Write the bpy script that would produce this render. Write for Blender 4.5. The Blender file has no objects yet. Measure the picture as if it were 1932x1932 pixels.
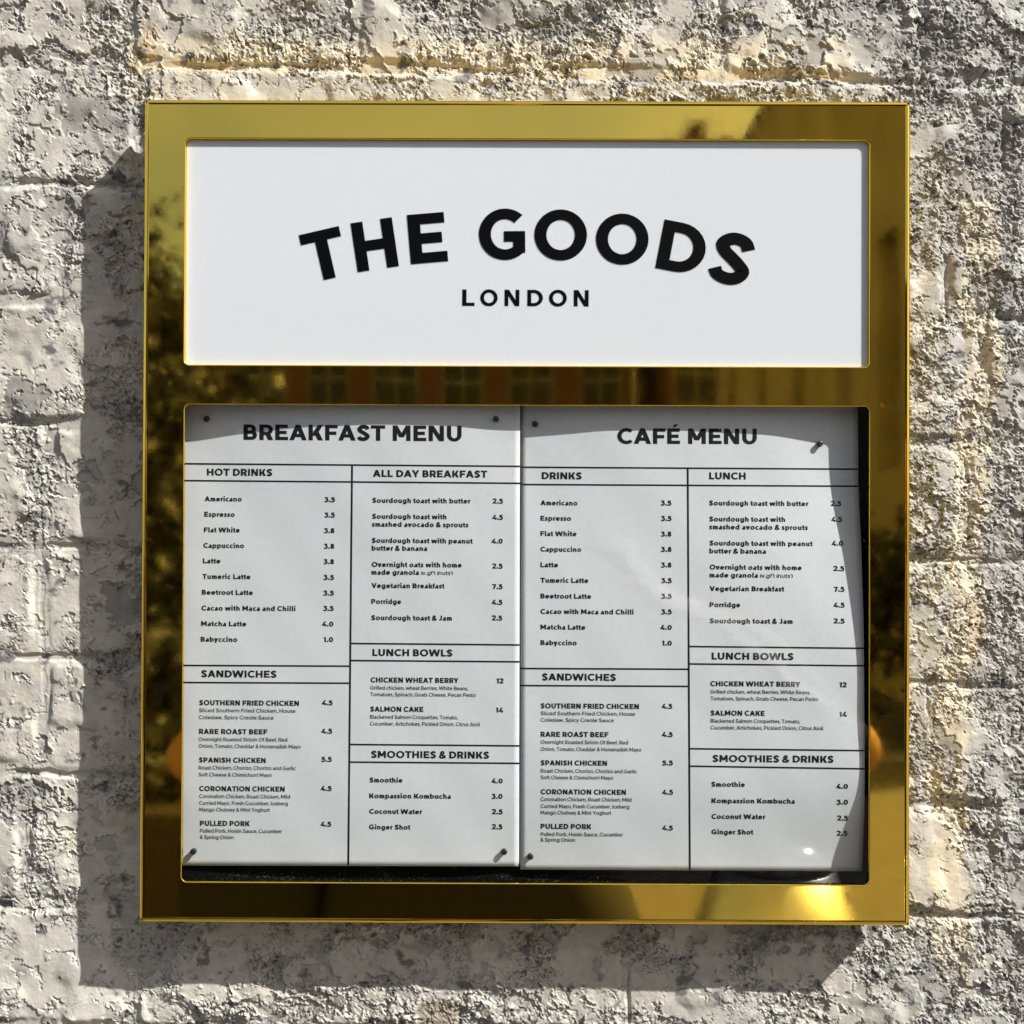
import bpy, bmesh, math, random
import numpy as np
from mathutils import Vector, Matrix

# ------------------------------------------------------------------ camera, world, sun, exposure
S = 1.0 / 3000.0          # metres per unit of the sign drawing
CZ = 1.5                  # camera height
F = 2091.0                # camera distance from the wall, in drawing units
HF = 80.0                 # height of the sign's face above the wall
scene = bpy.context.scene

def rotm(p, y, r):
    cx, sx = math.cos(p), math.sin(p); cy, sy = math.cos(y), math.sin(y); cr, sr = math.cos(r), math.sin(r)
    Rx = np.array([[1, 0, 0], [0, cx, -sx], [0, sx, cx]]); Ry = np.array([[cy, 0, sy], [0, 1, 0], [-sy, 0, cy]])
    Rz = np.array([[cr, -sr, 0], [sr, cr, 0], [0, 0, 1]])
    return Ry @ Rx @ Rz
CM = rotm(math.radians(0.46481), math.radians(0.18665), math.radians(0.22863))
C3 = np.array([[1, 0, 0], [0, 0, -1], [0, 1, 0]], float)
cam_d = bpy.data.cameras.new('camera'); cam = bpy.data.objects.new('camera', cam_d)
scene.collection.objects.link(cam); scene.camera = cam
cam_d.sensor_fit = 'HORIZONTAL'; cam_d.angle = 2 * math.atan(966.0 / F)
cam_d.clip_start = 0.02; cam_d.clip_end = 500
mw = Matrix((C3 @ CM).tolist()).to_4x4(); mw.translation = Vector((0, -F * S, CZ)); cam.matrix_world = mw

SUN = Vector((1.76, -1.0, 1.86)).normalized()      # towards the sun
world = bpy.data.worlds.new("World"); scene.world = world; world.use_nodes = True
wn = world.node_tree.nodes; wl = world.node_tree.links
sky = wn.new('ShaderNodeTexSky'); sky.sky_type = 'NISHITA'; sky.sun_disc = False
sky.sun_elevation = math.asin(SUN.z); sky.sun_rotation = math.atan2(SUN.x, SUN.y)
sky.air_density = 1.0; sky.dust_density = 3.0; sky.ozone_density = 1.0
tcw = wn.new('ShaderNodeTexCoord'); cn = wn.new('ShaderNodeTexNoise'); cn.inputs['Scale'].default_value = 2.2; cn.inputs['Detail'].default_value = 6
wl.new(tcw.outputs['Generated'], cn.inputs['Vector'])
cmr = wn.new('ShaderNodeMapRange'); cmr.inputs[1].default_value = .38; cmr.inputs[2].default_value = .72; cmr.inputs[3].default_value = .12; cmr.inputs[4].default_value = .75; wl.new(cn.outputs['Fac'], cmr.inputs[0])
cmx = wn.new('ShaderNodeMix'); cmx.data_type = 'RGBA'; wl.new(cmr.outputs[0], cmx.inputs['Factor']); wl.new(sky.outputs[0], cmx.inputs['A']); cmx.inputs['B'].default_value = (7.2, 7.1, 7.0, 1)
wl.new(cmx.outputs['Result'], wn['Background'].inputs[0]); wn['Background'].inputs[1].default_value = 0.063
sd = bpy.data.lights.new('sun', 'SUN'); sd.energy = 5.0; sd.angle = math.radians(0.53); sd.color = (1.0, 0.965, 0.90)
so = bpy.data.objects.new('sun', sd); scene.collection.objects.link(so)
so.rotation_euler = SUN.to_track_quat('Z', 'Y').to_euler(); so.location = SUN * 20
scene.view_settings.view_transform = 'Standard'; scene.view_settings.look = 'None'
scene.view_settings.exposure = 0.80; scene.view_settings.gamma = 1.0
scene.cycles.max_bounces = 10; scene.cycles.transparent_max_bounces = 12; scene.cycles.glossy_bounces = 6
scene.cycles.use_denoising = True; scene.cycles.denoising_input_passes = 'RGB_ALBEDO_NORMAL'; scene.cycles.denoising_prefilter = 'FAST'; scene.cycles.sample_clamp_indirect = 24.0
try: scene.cycles.denoiser = 'OPENIMAGEDENOISE'
except Exception: pass
random.seed(4); RNG = np.random.default_rng(11)

# ------------------------------------------------------------------ helpers
def PT(a, b, h): return Vector((a * S, -h * S, CZ + b * S))
def img(u, v, h):
    """point of the photograph (1932 px scale) laid on the plane h above the wall -> (a, b) on that plane"""
    d = CM @ np.array([(u - 966) / F, -(v - 966) / F, -1.0]); k = (F - h) / -d[2]
    return d[0] * k, d[1] * k

def tag(o, label=None, cat=None, group=None, kind=None):
    if label: o['label'] = label
    if cat: o['category'] = cat
    if group: o['group'] = group
    if kind: o['kind'] = kind
    return o
def link(o, parent=None):
    scene.collection.objects.link(o)
    if parent: o.parent = parent
    return o
def empty(name, loc=(0, 0, 0)):
    o = bpy.data.objects.new(name, None); o.empty_display_size = .05
    link(o); o.location = loc; return o
def mesh_obj(name, verts, faces, mat=None, parent=None, smooth=False, local=False):
    """verts in world space; if the parent is a moved empty they are brought into its space"""
    off = Vector((0, 0, 0))
    p = parent
    while p is not None and not local:
        off += p.location; p = p.parent
    me = bpy.data.meshes.new(name)
    me.from_pydata([tuple(Vector(v) - off) for v in verts], [], faces); me.update()
    if mat: me.materials.append(mat)
    if smooth: me.polygons.foreach_set('use_smooth', [True] * len(me.polygons))
    return link(bpy.data.objects.new(name, me), parent)
def bm_obj(name, bm, mat, parent=None, smooth=False):
    off = Vector((0, 0, 0)); p = parent
    while p is not None: off += p.location; p = p.parent
    bmesh.ops.translate(bm, verts=bm.verts, vec=-off)
    me = bpy.data.meshes.new(name); bm.to_mesh(me); bm.free()
    me.materials.append(mat)
    if smooth: me.polygons.foreach_set('use_smooth', [True] * len(me.polygons))
    return link(bpy.data.objects.new(name, me), parent)
def box_bm(bm, x0, x1, y0, y1, z0, z1, bev=0):
    r = bmesh.ops.create_cube(bm, size=1.0)
    bmesh.ops.scale(bm, verts=r['verts'], vec=(x1 - x0, y1 - y0, z1 - z0))
    bmesh.ops.translate(bm, verts=r['verts'], vec=((x0 + x1) / 2, (y0 + y1) / 2, (z0 + z1) / 2))
    if bev:
        es = list({e for v in r['verts'] for e in v.link_edges})
        bmesh.ops.bevel(bm, geom=es, offset=bev, segments=2, affect='EDGES', profile=.5)
    return bm

class NT:
    def __init__(self, name):
        self.m = bpy.data.materials.new(name); self.m.use_nodes = True
        self.n = self.m.node_tree.nodes; self.l = self.m.node_tree.links
        self.b = self.n['Principled BSDF']; self.out = self.n['Material Output']
    def node(self, t, **k):
        x = self.n.new(t)
        for a, v in k.items():
            if a.startswith('i_'):
                q = a[2:]; x.inputs[int(q) if q.isdigit() else q].default_value = v
            else: setattr(x, a, v)
        return x
    def set(self, **k):
        for a, v in k.items(): self.b.inputs[a.replace('_', ' ')].default_value = v
    def coord(self): return self.node('ShaderNodeNewGeometry').outputs['Position']
    def noise(self, scale, detail=4, rough=.5, vec=None, dist=0):
        x = self.node('ShaderNodeTexNoise'); x.inputs['Scale'].default_value = scale
        x.inputs['Detail'].default_value = detail; x.inputs['Roughness'].default_value = rough
        x.inputs['Distortion'].default_value = dist
        self.l.new(vec or self.coord(), x.inputs['Vector']); return x.outputs['Fac']
    def ramp(self, f, stops):
        r = self.node('ShaderNodeValToRGB'); e = r.color_ramp.elements
        while len(e) < len(stops): e.new(.5)
        for k, (p, c) in zip(e, stops): k.position = p; k.color = (*c, 1) if len(c) == 3 else c
        self.l.new(f, r.inputs[0]); return r.outputs[0]
    def bump(self, f, strength, dist, prev=None):
        b = self.node('ShaderNodeBump'); b.inputs['Strength'].default_value = strength
        b.inputs['Distance'].default_value = dist; self.l.new(f, b.inputs['Height'])
        if prev: self.l.new(prev, b.inputs['Normal'])
        return b.outputs['Normal']
    def col(self, c): self.l.new(c, self.b.inputs['Base Color'])
    def nrm(self, c): self.l.new(c, self.b.inputs['Normal'])
def simple(name, col, rough=.7, metal=0, var=.25, scale=30, bump=0):
    t = NT(name); t.set(Roughness=rough, Metallic=metal)
    c = t.ramp(t.noise(scale, 5), [(.3, tuple(x * (1 - var) for x in col)), (.7, tuple(min(1, x * (1 + var)) for x in col))])
    t.col(c)
    if bump: t.nrm(t.bump(t.noise(scale * 3, 4), .5, bump))
    return t.m

# ------------------------------------------------------------------ materials
t = NT('peeling_masonry_paint')
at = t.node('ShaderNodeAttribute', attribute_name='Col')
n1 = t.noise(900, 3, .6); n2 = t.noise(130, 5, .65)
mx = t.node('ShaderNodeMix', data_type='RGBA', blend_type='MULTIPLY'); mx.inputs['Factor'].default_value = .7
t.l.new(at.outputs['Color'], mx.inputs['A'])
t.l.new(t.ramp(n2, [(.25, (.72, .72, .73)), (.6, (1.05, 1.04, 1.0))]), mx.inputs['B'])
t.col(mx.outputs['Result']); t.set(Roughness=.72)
t.b.inputs['Specular IOR Level'].default_value = .35
t.nrm(t.bump(n1, .5, .00022, t.bump(t.noise(350, 4, .6), .5, .0006)))
M_wall = t.m

t = NT('polished_brass_gold'); t.set(Metallic=1.0, Roughness=.035)
t.b.inputs['Base Color'].default_value = (1.0, .68, .11, 1)
t.b.inputs['Specular Tint'].default_value = (.95, .85, .35, 1)
rr = t.noise(140, 8, .75)
mr = t.node('ShaderNodeMapRange'); mr.inputs[1].default_value = .35; mr.inputs[2].default_value = .75
mr.inputs[3].default_value = .02; mr.inputs[4].default_value = .075; t.l.new(rr, mr.inputs[0]); t.l.new(mr.outputs[0], t.b.inputs['Roughness'])
t.nrm(t.bump(t.noise(900, 3, .5), .06, .00003, t.bump(t.noise(7, 2, .4), .25, .0012)))
M_gold = t.m

t = NT('white_opal_acrylic'); t.set(Roughness=.12); t.b.inputs['Base Color'].default_value = (.60, .635, .68, 1)
t.b.inputs['Subsurface Weight'].default_value = 1.0; t.b.inputs['Subsurface Radius'].default_value = (1.0, 1.0, 1.0)
t.b.inputs['Subsurface Scale'].default_value = .0016
t.nrm(t.bump(t.noise(1500, 2), .08, .0001))
M_opal = t.m

t = NT('black_letter_enamel'); t.set(Roughness=.5); t.b.inputs['Specular IOR Level'].default_value = .06; t.b.inputs['Base Color'].default_value = (.0015, .0018, .0025, 1)
M_letter = t.m
t = NT('black_print_ink'); t.set(Roughness=.6); t.b.inputs['Specular IOR Level'].default_value = .1; t.b.inputs['Base Color'].default_value = (.012, .012, .014, 1)
M_ink = t.m
t = NT('grey_print_ink'); t.set(Roughness=.55); t.b.inputs['Base Color'].default_value = (.03, .03, .033, 1)
M_ink2 = t.m
t = NT('laminated_white_paper'); t.set(Roughness=.42)
c = t.ramp(t.noise(260, 6, .7), [(.28, (.545, .56, .60)), (.5, (.575, .592, .635)), (.8, (.585, .60, .645))]); t.col(c)
t.nrm(t.bump(t.noise(500, 3), .2, .00012))
M_paper = t.m

t = NT('black_backing_felt_with_dust'); t.set(Roughness=.7); t.b.inputs['Specular IOR Level'].default_value = .08
cc = t.coord(); sp = t.node('ShaderNodeSeparateXYZ'); t.l.new(cc, sp.inputs[0])
mp = t.node('ShaderNodeMapRange'); t.l.new(sp.outputs['Z'], mp.inputs[0])
mp.inputs[1].default_value = CZ - 655 * S; mp.inputs[2].default_value = CZ - 628 * S; mp.inputs[3].default_value = .20; mp.inputs[4].default_value = 0.0
nf = t.noise(1300, 5, .75); nb = t.noise(35, 3)
ad = t.node('ShaderNodeMath', operation='MULTIPLY_ADD'); t.l.new(nb, ad.inputs[0]); t.l.new(mp.outputs[0], ad.inputs[1]); t.l.new(nf, ad.inputs[2])
t.col(t.ramp(ad.outputs[0], [(.70, (.003, .0035, .004)), (.82, (.36, .36, .34))]))
M_back = t.m

t = NT('clear_cover_pane'); t.n.remove(t.b)
tr = t.node('ShaderNodeBsdfTransparent'); gl = t.node('ShaderNodeBsdfGlossy'); gl.inputs['Roughness'].default_value = .012
tr.inputs[0].default_value = (.97, .98, .975, 1)
fr = t.node('ShaderNodeFresnel'); fr.inputs[0].default_value = 1.45
ge = t.node('ShaderNodeNewGeometry'); iv = t.node('ShaderNodeMath', operation='SUBTRACT'); iv.inputs[0].default_value = 1; t.l.new(ge.outputs['Backfacing'], iv.inputs[1])
mu = t.node('ShaderNodeMath', operation='MULTIPLY'); t.l.new(iv.outputs[0], mu.inputs[0]); t.l.new(fr.outputs[0], mu.inputs[1])
ms = t.node('ShaderNodeMixShader'); t.l.new(mu.outputs[0], ms.inputs[0]); t.l.new(tr.outputs[0], ms.inputs[1]); t.l.new(gl.outputs[0], ms.inputs[2])
bp = t.bump(t.noise(9, 2, .4), .2, .0006); t.l.new(bp, gl.inputs['Normal'])
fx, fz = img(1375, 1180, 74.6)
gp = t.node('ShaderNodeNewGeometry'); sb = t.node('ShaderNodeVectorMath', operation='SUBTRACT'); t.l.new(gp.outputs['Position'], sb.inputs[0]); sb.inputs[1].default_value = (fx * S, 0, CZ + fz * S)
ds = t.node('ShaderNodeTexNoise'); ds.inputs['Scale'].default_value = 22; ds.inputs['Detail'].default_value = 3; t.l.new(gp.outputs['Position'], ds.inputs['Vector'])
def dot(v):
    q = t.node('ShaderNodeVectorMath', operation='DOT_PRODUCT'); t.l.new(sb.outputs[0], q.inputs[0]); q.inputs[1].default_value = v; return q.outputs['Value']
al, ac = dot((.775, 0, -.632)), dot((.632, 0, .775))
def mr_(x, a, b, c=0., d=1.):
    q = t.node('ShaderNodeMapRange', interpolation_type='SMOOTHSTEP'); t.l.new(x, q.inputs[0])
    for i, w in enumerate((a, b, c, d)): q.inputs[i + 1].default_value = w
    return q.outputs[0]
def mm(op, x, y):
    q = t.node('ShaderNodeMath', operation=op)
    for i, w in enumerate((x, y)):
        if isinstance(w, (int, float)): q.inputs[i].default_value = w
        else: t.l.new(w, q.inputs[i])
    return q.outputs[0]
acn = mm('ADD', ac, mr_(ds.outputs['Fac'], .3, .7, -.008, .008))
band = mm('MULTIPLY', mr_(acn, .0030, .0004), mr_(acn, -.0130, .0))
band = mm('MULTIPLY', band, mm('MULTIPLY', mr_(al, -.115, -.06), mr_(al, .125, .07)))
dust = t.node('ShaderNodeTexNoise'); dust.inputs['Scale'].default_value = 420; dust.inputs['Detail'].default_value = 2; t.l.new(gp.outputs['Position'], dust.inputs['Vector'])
glare_dust = mm('ADD', mm('MULTIPLY', band, .10), mr_(dust.outputs['Fac'], .74, .80, 0.0, .12)); glare_dust = mm('MULTIPLY', glare_dust, iv.outputs[0])  # diagonal reflection painted as a pale diffuse streak, plus dust specks
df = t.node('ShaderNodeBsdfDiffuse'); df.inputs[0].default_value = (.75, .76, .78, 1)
ms2 = t.node('ShaderNodeMixShader'); t.l.new(glare_dust, ms2.inputs[0]); t.l.new(ms.outputs[0], ms2.inputs[1]); t.l.new(df.outputs[0], ms2.inputs[2])
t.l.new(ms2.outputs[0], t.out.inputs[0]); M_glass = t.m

M_pin = simple('dark_steel_pin', (.022, .024, .025), .3, .1, .2, 500)
M_casing = simple('dark_casing_metal', (.05, .045, .035), .45, .5, .2, 80)
M_skin = simple('skin', (.30, .15, .09), .55, 0, .12, 30)
M_hair = simple('dark_hair', (.02, .014, .01), .6, 0, .4, 200)
M_coat = simple('dark_cloth', (.008, .007, .007), .9, 0, .3, 200, .001)
M_jeans = simple('dark_trousers', (.012, .013, .02), .9, 0, .3, 300, .001)
M_phone = simple('black_phone', (.01, .01, .011), .2, 0, .1, 10)
M_road = simple('asphalt', (.05, .05, .05), .9, 0, .3, 40, .004)
M_kerb = simple('kerb_granite', (.30, .29, .28), .8, 0, .2, 60, .002)
M_bark = simple('bark', (.09, .065, .045), .9, 0, .4, 25, .01)
M_leaf = simple('leaf', (.012, .012, .005), .6, 0, .7, 3)
M_stucco = simple('pale_render', (.46, .37, .22), .9, 0, .28, .9, .004)
M_dkwin = simple('dark_window_glass', (.010, .010, .011), .5, 0, .1, 5)
M_white = simple('white_window_paint', (.28, .26, .22), .5, 0, .08, 20)
M_roof = simple('slate', (.10, .10, .11), .7, 0, .3, 10, .006)
M_lid = simple('polished_steel', (.85, .84, .80), .16, 1.0, .05, 40)
M_steel = simple('steel', (.80, .78, .72), .36, 1.0, .06, 40)
M_wood = simple('dark_stained_wood', (.03, .02, .013), .6, 0, .3, 20, .002)
t = NT('red_brick_pattern'); t.set(Roughness=.85)
br = t.node('ShaderNodeTexBrick'); br.inputs['Color1'].default_value = (.15, .04, .02, 1); br.inputs['Color2'].default_value = (.10, .033, .02, 1)
br.inputs['Mortar'].default_value = (.14, .12, .10, 1); br.inputs['Scale'].default_value = 1.0
br.inputs['Brick Width'].default_value = .225; br.inputs['Row Height'].default_value = .075; br.inputs['Mortar Size'].default_value = .008
ge = t.node('ShaderNodeNewGeometry'); sp = t.node('ShaderNodeSeparateXYZ'); cb = t.node('ShaderNodeCombineXYZ')
t.l.new(ge.outputs['Position'], sp.inputs[0]); t.l.new(sp.outputs['X'], cb.inputs[0]); t.l.new(sp.outputs['Z'], cb.inputs[1]); t.l.new(cb.outputs[0], br.inputs[0])
t.col(br.outputs[0]); M_brick = t.m
t = NT('pavement_stone'); t.set(Roughness=.8)
t.col(t.ramp(t.noise(14, 6, .7), [(.3, (.072, .062, .050)), (.7, (.125, .108, .09))]))
t.nrm(t.bump(t.noise(60, 4), .4, .004)); M_pave = t.m

# ------------------------------------------------------------------ the wall: one relief, cut into bricks and mortar
def hsh(ix, iy, k):
    h = (ix.astype(np.int64) * 374761393 + iy.astype(np.int64) * 668265263 + k * 2147483647) & 0xffffffff
    h = ((h ^ (h >> 13)) * 1274126177) & 0xffffffff; h = ((h ^ (h >> 16)) * 2246822519) & 0xffffffff
    return (((h ^ (h >> 15)) & 0xffffff) / float(0x1000000)).astype(np.float32)
def gnoise(x, y, k=0):
    ix = np.floor(x); iy = np.floor(y); fx = (x - ix); fy = (y - iy)
    ux = fx * fx * fx * (fx * (fx * 6 - 15) + 10); uy = fy * fy * fy * (fy * (fy * 6 - 15) + 10)
    r = []
    for dy in (0, 1):
        for dx in (0, 1):
            a = hsh(ix + dx, iy + dy, k) * 6.2831853
            r.append(np.cos(a) * (fx - dx) + np.sin(a) * (fy - dy))
    return ((r[0] * (1 - ux) + r[1] * ux) * (1 - uy) + (r[2] * (1 - ux) + r[3] * ux) * uy) * 1.5
def fbm(x, y, k=0, o=4, g=.5):
    s = 0; a = 1.0
    for i in range(o):
        s = s + a * gnoise(x, y, k + i * 7); x = x * 2.03 + 17.1; y = y * 2.03 - 9.7; a *= g
    return s
def worley(x, y, k=0):
    ix = np.floor(x); iy = np.floor(y)
    f1 = np.full(x.shape, 9., np.float32); f2 = f1.copy(); hid = np.zeros(x.shape, np.float32); ox = hid.copy(); oy = hid.copy()
    for dy in (-1, 0, 1):
        for dx in (-1, 0, 1):
            cx = ix + dx; cy = iy + dy
            px = cx + hsh(cx, cy, k) - x; py = cy + hsh(cx, cy, k + 1) - y
            d = np.sqrt(px * px + py * py); m = d < f1
            f2 = np.where(m, f1, np.minimum(f2, d)); f1 = np.where(m, d, f1)
            hid = np.where(m, hsh(cx, cy, k + 2), hid); ox = np.where(m, px, ox); oy = np.where(m, py, oy)
    return f1, f2, hid, ox, oy
def sst(a, b, x):
    q = np.clip((x - a) / (b - a), 0, 1); return q * q * (3 - 2 * q)

ZL = np.array([-1500, -1265, -1035, -805, -585, -360, -135, 94, 330, 548, 782, 1020, 1226, 1446, 1693, 1925, 2150, 2380, 2610, 2840, 3070, 3300, 3530], float)
ZR = np.array([-1480, -1245, -1015, -785, -560, -330, -100, 133, 358, 581, 816, 1040, 1275, 1502, 1708, 1935, 2165, 2395, 2625, 2855, 3085, 3315, 3545], float)
def perps(k):
    r = random.Random(k * 13 + 5)
    spec = {7: [225, 655, 1345, 1730], 8: [248, 905, 1888], 9: [100, 745, 1400, 1780], 10: [-80, 560, 1210, 1850], 11: [85, 730, 1380, 1815],
            12: [70, 720, 1345, 1890], 13: [72, 440, 1090, 1745], 14: [40, 690, 1340, 1862], 15: [245, 868, 1180, 1855], 16: [120, 760, 1410, 2060]}
    p = list(spec.get(k, [100 + (k % 2) * 330 + r.uniform(-25, 25)]))
    while p[0] > -1900: p.insert(0, p[0] - r.choice([655, 650, 640, 330]))
    while p[-1] < 3900: p.append(p[-1] + r.choice([655, 650, 640, 330]))
    return np.array(p, float)
PERP = [perps(k) for k in range(len(ZL) + 1)]

def wall_fields(u, v):
    """u right, v down, drawing units; returns height, colour, piece id (-1 = mortar)"""
    u = u.astype(np.float32); v = v.astype(np.float32)
    wu = u + 6 * gnoise(u / 120, v / 120, 50) + 3.5 * gnoise(u / 30, v / 30, 51)
    wv = v + 7 * gnoise(u / 160, v / 160, 52) + 3.5 * gnoise(u / 35, v / 35, 53)
    tt = wu / 1932.
    zk = [ZL[i] + (ZR[i] - ZL[i]) * tt for i in range(len(ZL))]
    row = np.zeros(u.shape, int); dh = np.full(u.shape, 999., np.float32)
    for z in zk: row += wv > z; dh = np.minimum(dh, np.abs(wv - z))
    bid = np.zeros(u.shape, int); dv = np.full(u.shape, 999., np.float32)
    for k in range(len(ZL) + 1):
        m = row == k
        if not m.any(): continue
        x = wu[m]; p = PERP[k]; j = np.searchsorted(p, x)
        jl = np.clip(j - 1, 0, len(p) - 1); jr = np.clip(j, 0, len(p) - 1)
        dv[m] = np.minimum(np.abs(x - p[jl]), np.abs(x - p[jr])); bid[m] = k * 100 + j
    jw = 13 + 5 * gnoise(u / 90, v / 90, 54)
    eh = dh - jw; ev = dv - jw * .95
    r0 = 16.; qx = np.clip(r0 - ev, 0, None); qy = np.clip(r0 - eh, 0, None)
    d = r0 - np.sqrt(qx * qx + qy * qy); d = np.where((ev > r0) & (eh > r0), np.minimum(ev, eh), d)
    bid = np.where(d < 0, -1, bid)
    # how far each joint is filled with old paint and render
    fill = sst(-.25, .40, fbm(u / 150, v / 150, 60, 3) + .12 + .14 * sst(700, 200, u) + .25 * sst(1700, 1900, v) * sst(200, 500, u))
    jd = 1.1 + 5.6 * (1 - fill)
    prof = sst(-5, 8, d + 2.5 * gnoise(u / 16, v / 16, 160))
    br = hsh(bid, bid * 0 + 3, 9); br2 = hsh(bid, bid * 0 + 5, 9)
    Hh = prof * jd + (br - .5) * 2.2 * prof
    near = np.exp(-(dh / 16.) ** 2)
    # roughness zones
    right = sst(1500, 1800, u)
    lm = sst(330, 60, u) * sst(330, 420, v)
    R = sst(-.28, .70, fbm(u / 150, v / 130, 62, 4) + .26 * right - .22 * lm - .12 * sst(1100, 300, u) + .16 * np.exp(-(d / 30.) ** 2) + .16 * sst(400, 0, v) + .32 * ((br2 - .5)))
    Hh += 2.6 * fbm(u / 330, v / 300, 63, 2) + 1.1 * fbm(u / 95, v / 90, 64, 2)
    Hh += .22 * fbm(u / 26, v / 24, 65, 2) + (.25 + .9 * R) * (.50 * fbm(u / 19, v / 17, 165, 2) + .34 * fbm(u / 7, v / 6.5, 66, 2))
    tot_missing = np.zeros(u.shape, np.float32); edge_dark = tot_missing.copy(); chip = tot_missing.copy()
    a1 = fbm(u / 34, v / 34, 70, 4, .62); a2 = fbm(u / 34, v / 34, 75, 4, .62)
    # coats of paint that end in a sharp, partly lifted edge
    for (sc, th, curl, bias, kk, mis) in ((170, 2.2, 2.4, -.48, 80, .55), (64, 1.6, 2.6, -.56, 84, .5), (30, 1.3, 2.0, -.60, 88, .4)):
        wx = u + a1 * 13; wy = v + a2 * 13
        f1, f2, hid, ox, oy = worley(wx / (sc * .6) + kk, wy / (sc * .5), kk)
        g = .8 * fbm(wx / sc, wy / (sc * .8), kk + 1, 2) + .5 * (hid - .5) - bias - .48 * R
        gs = g * sc / 1.6                                  # about drawing units from the edge
        pres = sst(-.9, .9, gs); h3 = gnoise(u / 60, v / 60, kk + 5)
        lip = np.exp(-np.clip(gs, 0, None) / 4.5) * sst(-.05, .45, h3) * pres
        Hh += pres * th * 1.15 + curl * 1.25 * lip
        lean = -(ox * np.cos(hid * 97) + oy * np.sin(hid * 97)); Hh += lean * sst(.4, 1, R) * pres * .8
        e = (f2 - f1) * sc * .55
        crack = sst(2.2, .6, e) * sst(.0, .35, gnoise(u / 90, v / 90, kk + 6) + .35 * (R - .5)) * pres
        Hh -= crack * 1.1
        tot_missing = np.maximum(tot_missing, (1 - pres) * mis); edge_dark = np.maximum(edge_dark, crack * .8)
    # small chips standing up from the coat: ragged scales, tilted towards any side
    wx = u + a1 * 5 + 3.0 * fbm(u / 8, v / 8, 93, 2); wy = v + a2 * 5 + 3.0 * fbm(u / 8, v / 8, 94, 2)
    for (sz, amp, kk, q) in ((30, 3.8, 130, .30), (17, 3.8, 134, .66), (10.5, 2.6, 138, .72)):
        f1, f2, hid, ox, oy = worley(wx / sz + .3 * kk, wy / (sz * .85), kk)
        on = (hid < q * sst(.05, 1.0, R) ** 1.3).astype(np.float32)
        th_ = hid * 613.; dx = np.cos(th_); dy = np.sin(th_)
        r_ = .16 + .26 * hsh(np.floor(hid * 9973), np.floor(hid * 313), kk)
        body = sst(r_ * 1.12, r_ * .80, f1)
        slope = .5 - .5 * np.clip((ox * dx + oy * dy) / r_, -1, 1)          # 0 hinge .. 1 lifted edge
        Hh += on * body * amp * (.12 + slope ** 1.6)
        pit = on * sst(r_ * .9, r_ * .3, np.hypot(ox + dx * r_ * 1.1, oy + dy * r_ * 1.1))
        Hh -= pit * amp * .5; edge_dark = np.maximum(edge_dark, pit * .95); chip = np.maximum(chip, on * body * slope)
        tot_missing = np.maximum(tot_missing, pit * .5)
    f1c, _, hc, _, _ = worley((u + 30 * a1) / 190, (v + 30 * a2) / 150, 101)
    scab = (hc > .72) * sst(.30, .27, f1c + .12 * fbm(u / 30, v / 30, 102, 3)); Hh -= scab * 1.8
    pit = scab * 0
    lowc = sst(7, 1.5, np.abs(dh - jw * .55 * 0 - 2) + 3 * gnoise(u / 30, v / 30, 104)); Hh -= lowc * 5.0 * sst(.1, .4, gnoise(u / 210, v / 210, 103) + .2)
    Hh -= sst(6, 1.5, dv + 3 * gnoise(u / 30, v / 30, 105)) * 4.0 * sst(.1, .4, gnoise(u / 150, v / 150, 106) + .12) * (.3 + .7 * sst(300, 900, u))
    # ---- colour (linear)
    def cc(*c): return np.array(c, np.float32)
    base = cc(.445, .427, .388); grey = cc(.385, .38, .365); cream = cc(.60, .53, .385); pale = cc(.53, .515, .475)
    ochre = cc(.50, .34, .16); under = cc(.22, .218, .215); soot_shade = cc(.06, .06, .065); stone = cc(.20, .175, .135)
    def mixc(C, c, w): return C + (c - C) * w[..., None]
    C = np.broadcast_to(base, u.shape + (3,)).copy()
    C = mixc(C, grey, np.clip(.75 * right + .6 * sst(-.2, .6, fbm(u / 300, v / 240, 110, 3)), 0, 1) * .9)
    C = mixc(C, pale, sst(.0, .6, fbm(u / 140, v / 120, 113, 3)) * (.6 - .4 * right))
    C = mixc(C, pale, sst(1300, 1850, v) * sst(700, 100, u) * .5)
    # cream strips: one band along the top course, one vertical strip of old render at the right
    stripx = 1815 + 30 * np.sin(v / 330.) + 22 * gnoise(v / 150, v * 0 + 3, 114)
    w1 = sst(44, 26, np.abs(u - stripx) + 9 * gnoise(u / 30, v / 30, 115)) * sst(330, 380, v) * sst(1890, 1790, v)
    w2 = sst(30, 75, v + 10 * gnoise(u / 40, v / 40, 116)) * sst(122, 108, v - (u - 230) * .012 + 7 * gnoise(u / 40, v / 40, 117)) * sst(215, 235, u) * sst(1620, 1540, u)
    cr = np.clip(np.maximum(w1 * .8, w2 * .85), 0, 1)
    C = mixc(C, cream * 1.05, cr * .85 * (1 - .4 * sst(-.1, .5, fbm(u / 45, v / 45, 118, 3))))
    oc = sst(92, 108, v - (u - 230) * .012) * sst(130, 116, v - (u - 230) * .012) * w2 * sst(-.2, .3, gnoise(u / 110, v / 60, 119))
    oc = np.maximum(oc, sst(24, 14, np.hypot((u - 1833) / 1.0, (v - 1170) / 3.4) + 8 * gnoise(u / 14, v / 14, 120)) * .8)
    oc = np.maximum(oc, sst(26, 12, np.hypot((u - 268), (v - 55) / 2.6) + 9 * gnoise(u / 15, v / 15, 121)) * .8)
    C = mixc(C, ochre, np.clip(oc, 0, 1) * .5)
    C = mixc(C, cream, sst(.4, .9, fbm(u / 90, v / 80, 122, 3)) * .25)
    C = mixc(C, under, np.clip(tot_missing * .7 * (1 - cr * .7), 0, 1))
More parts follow.
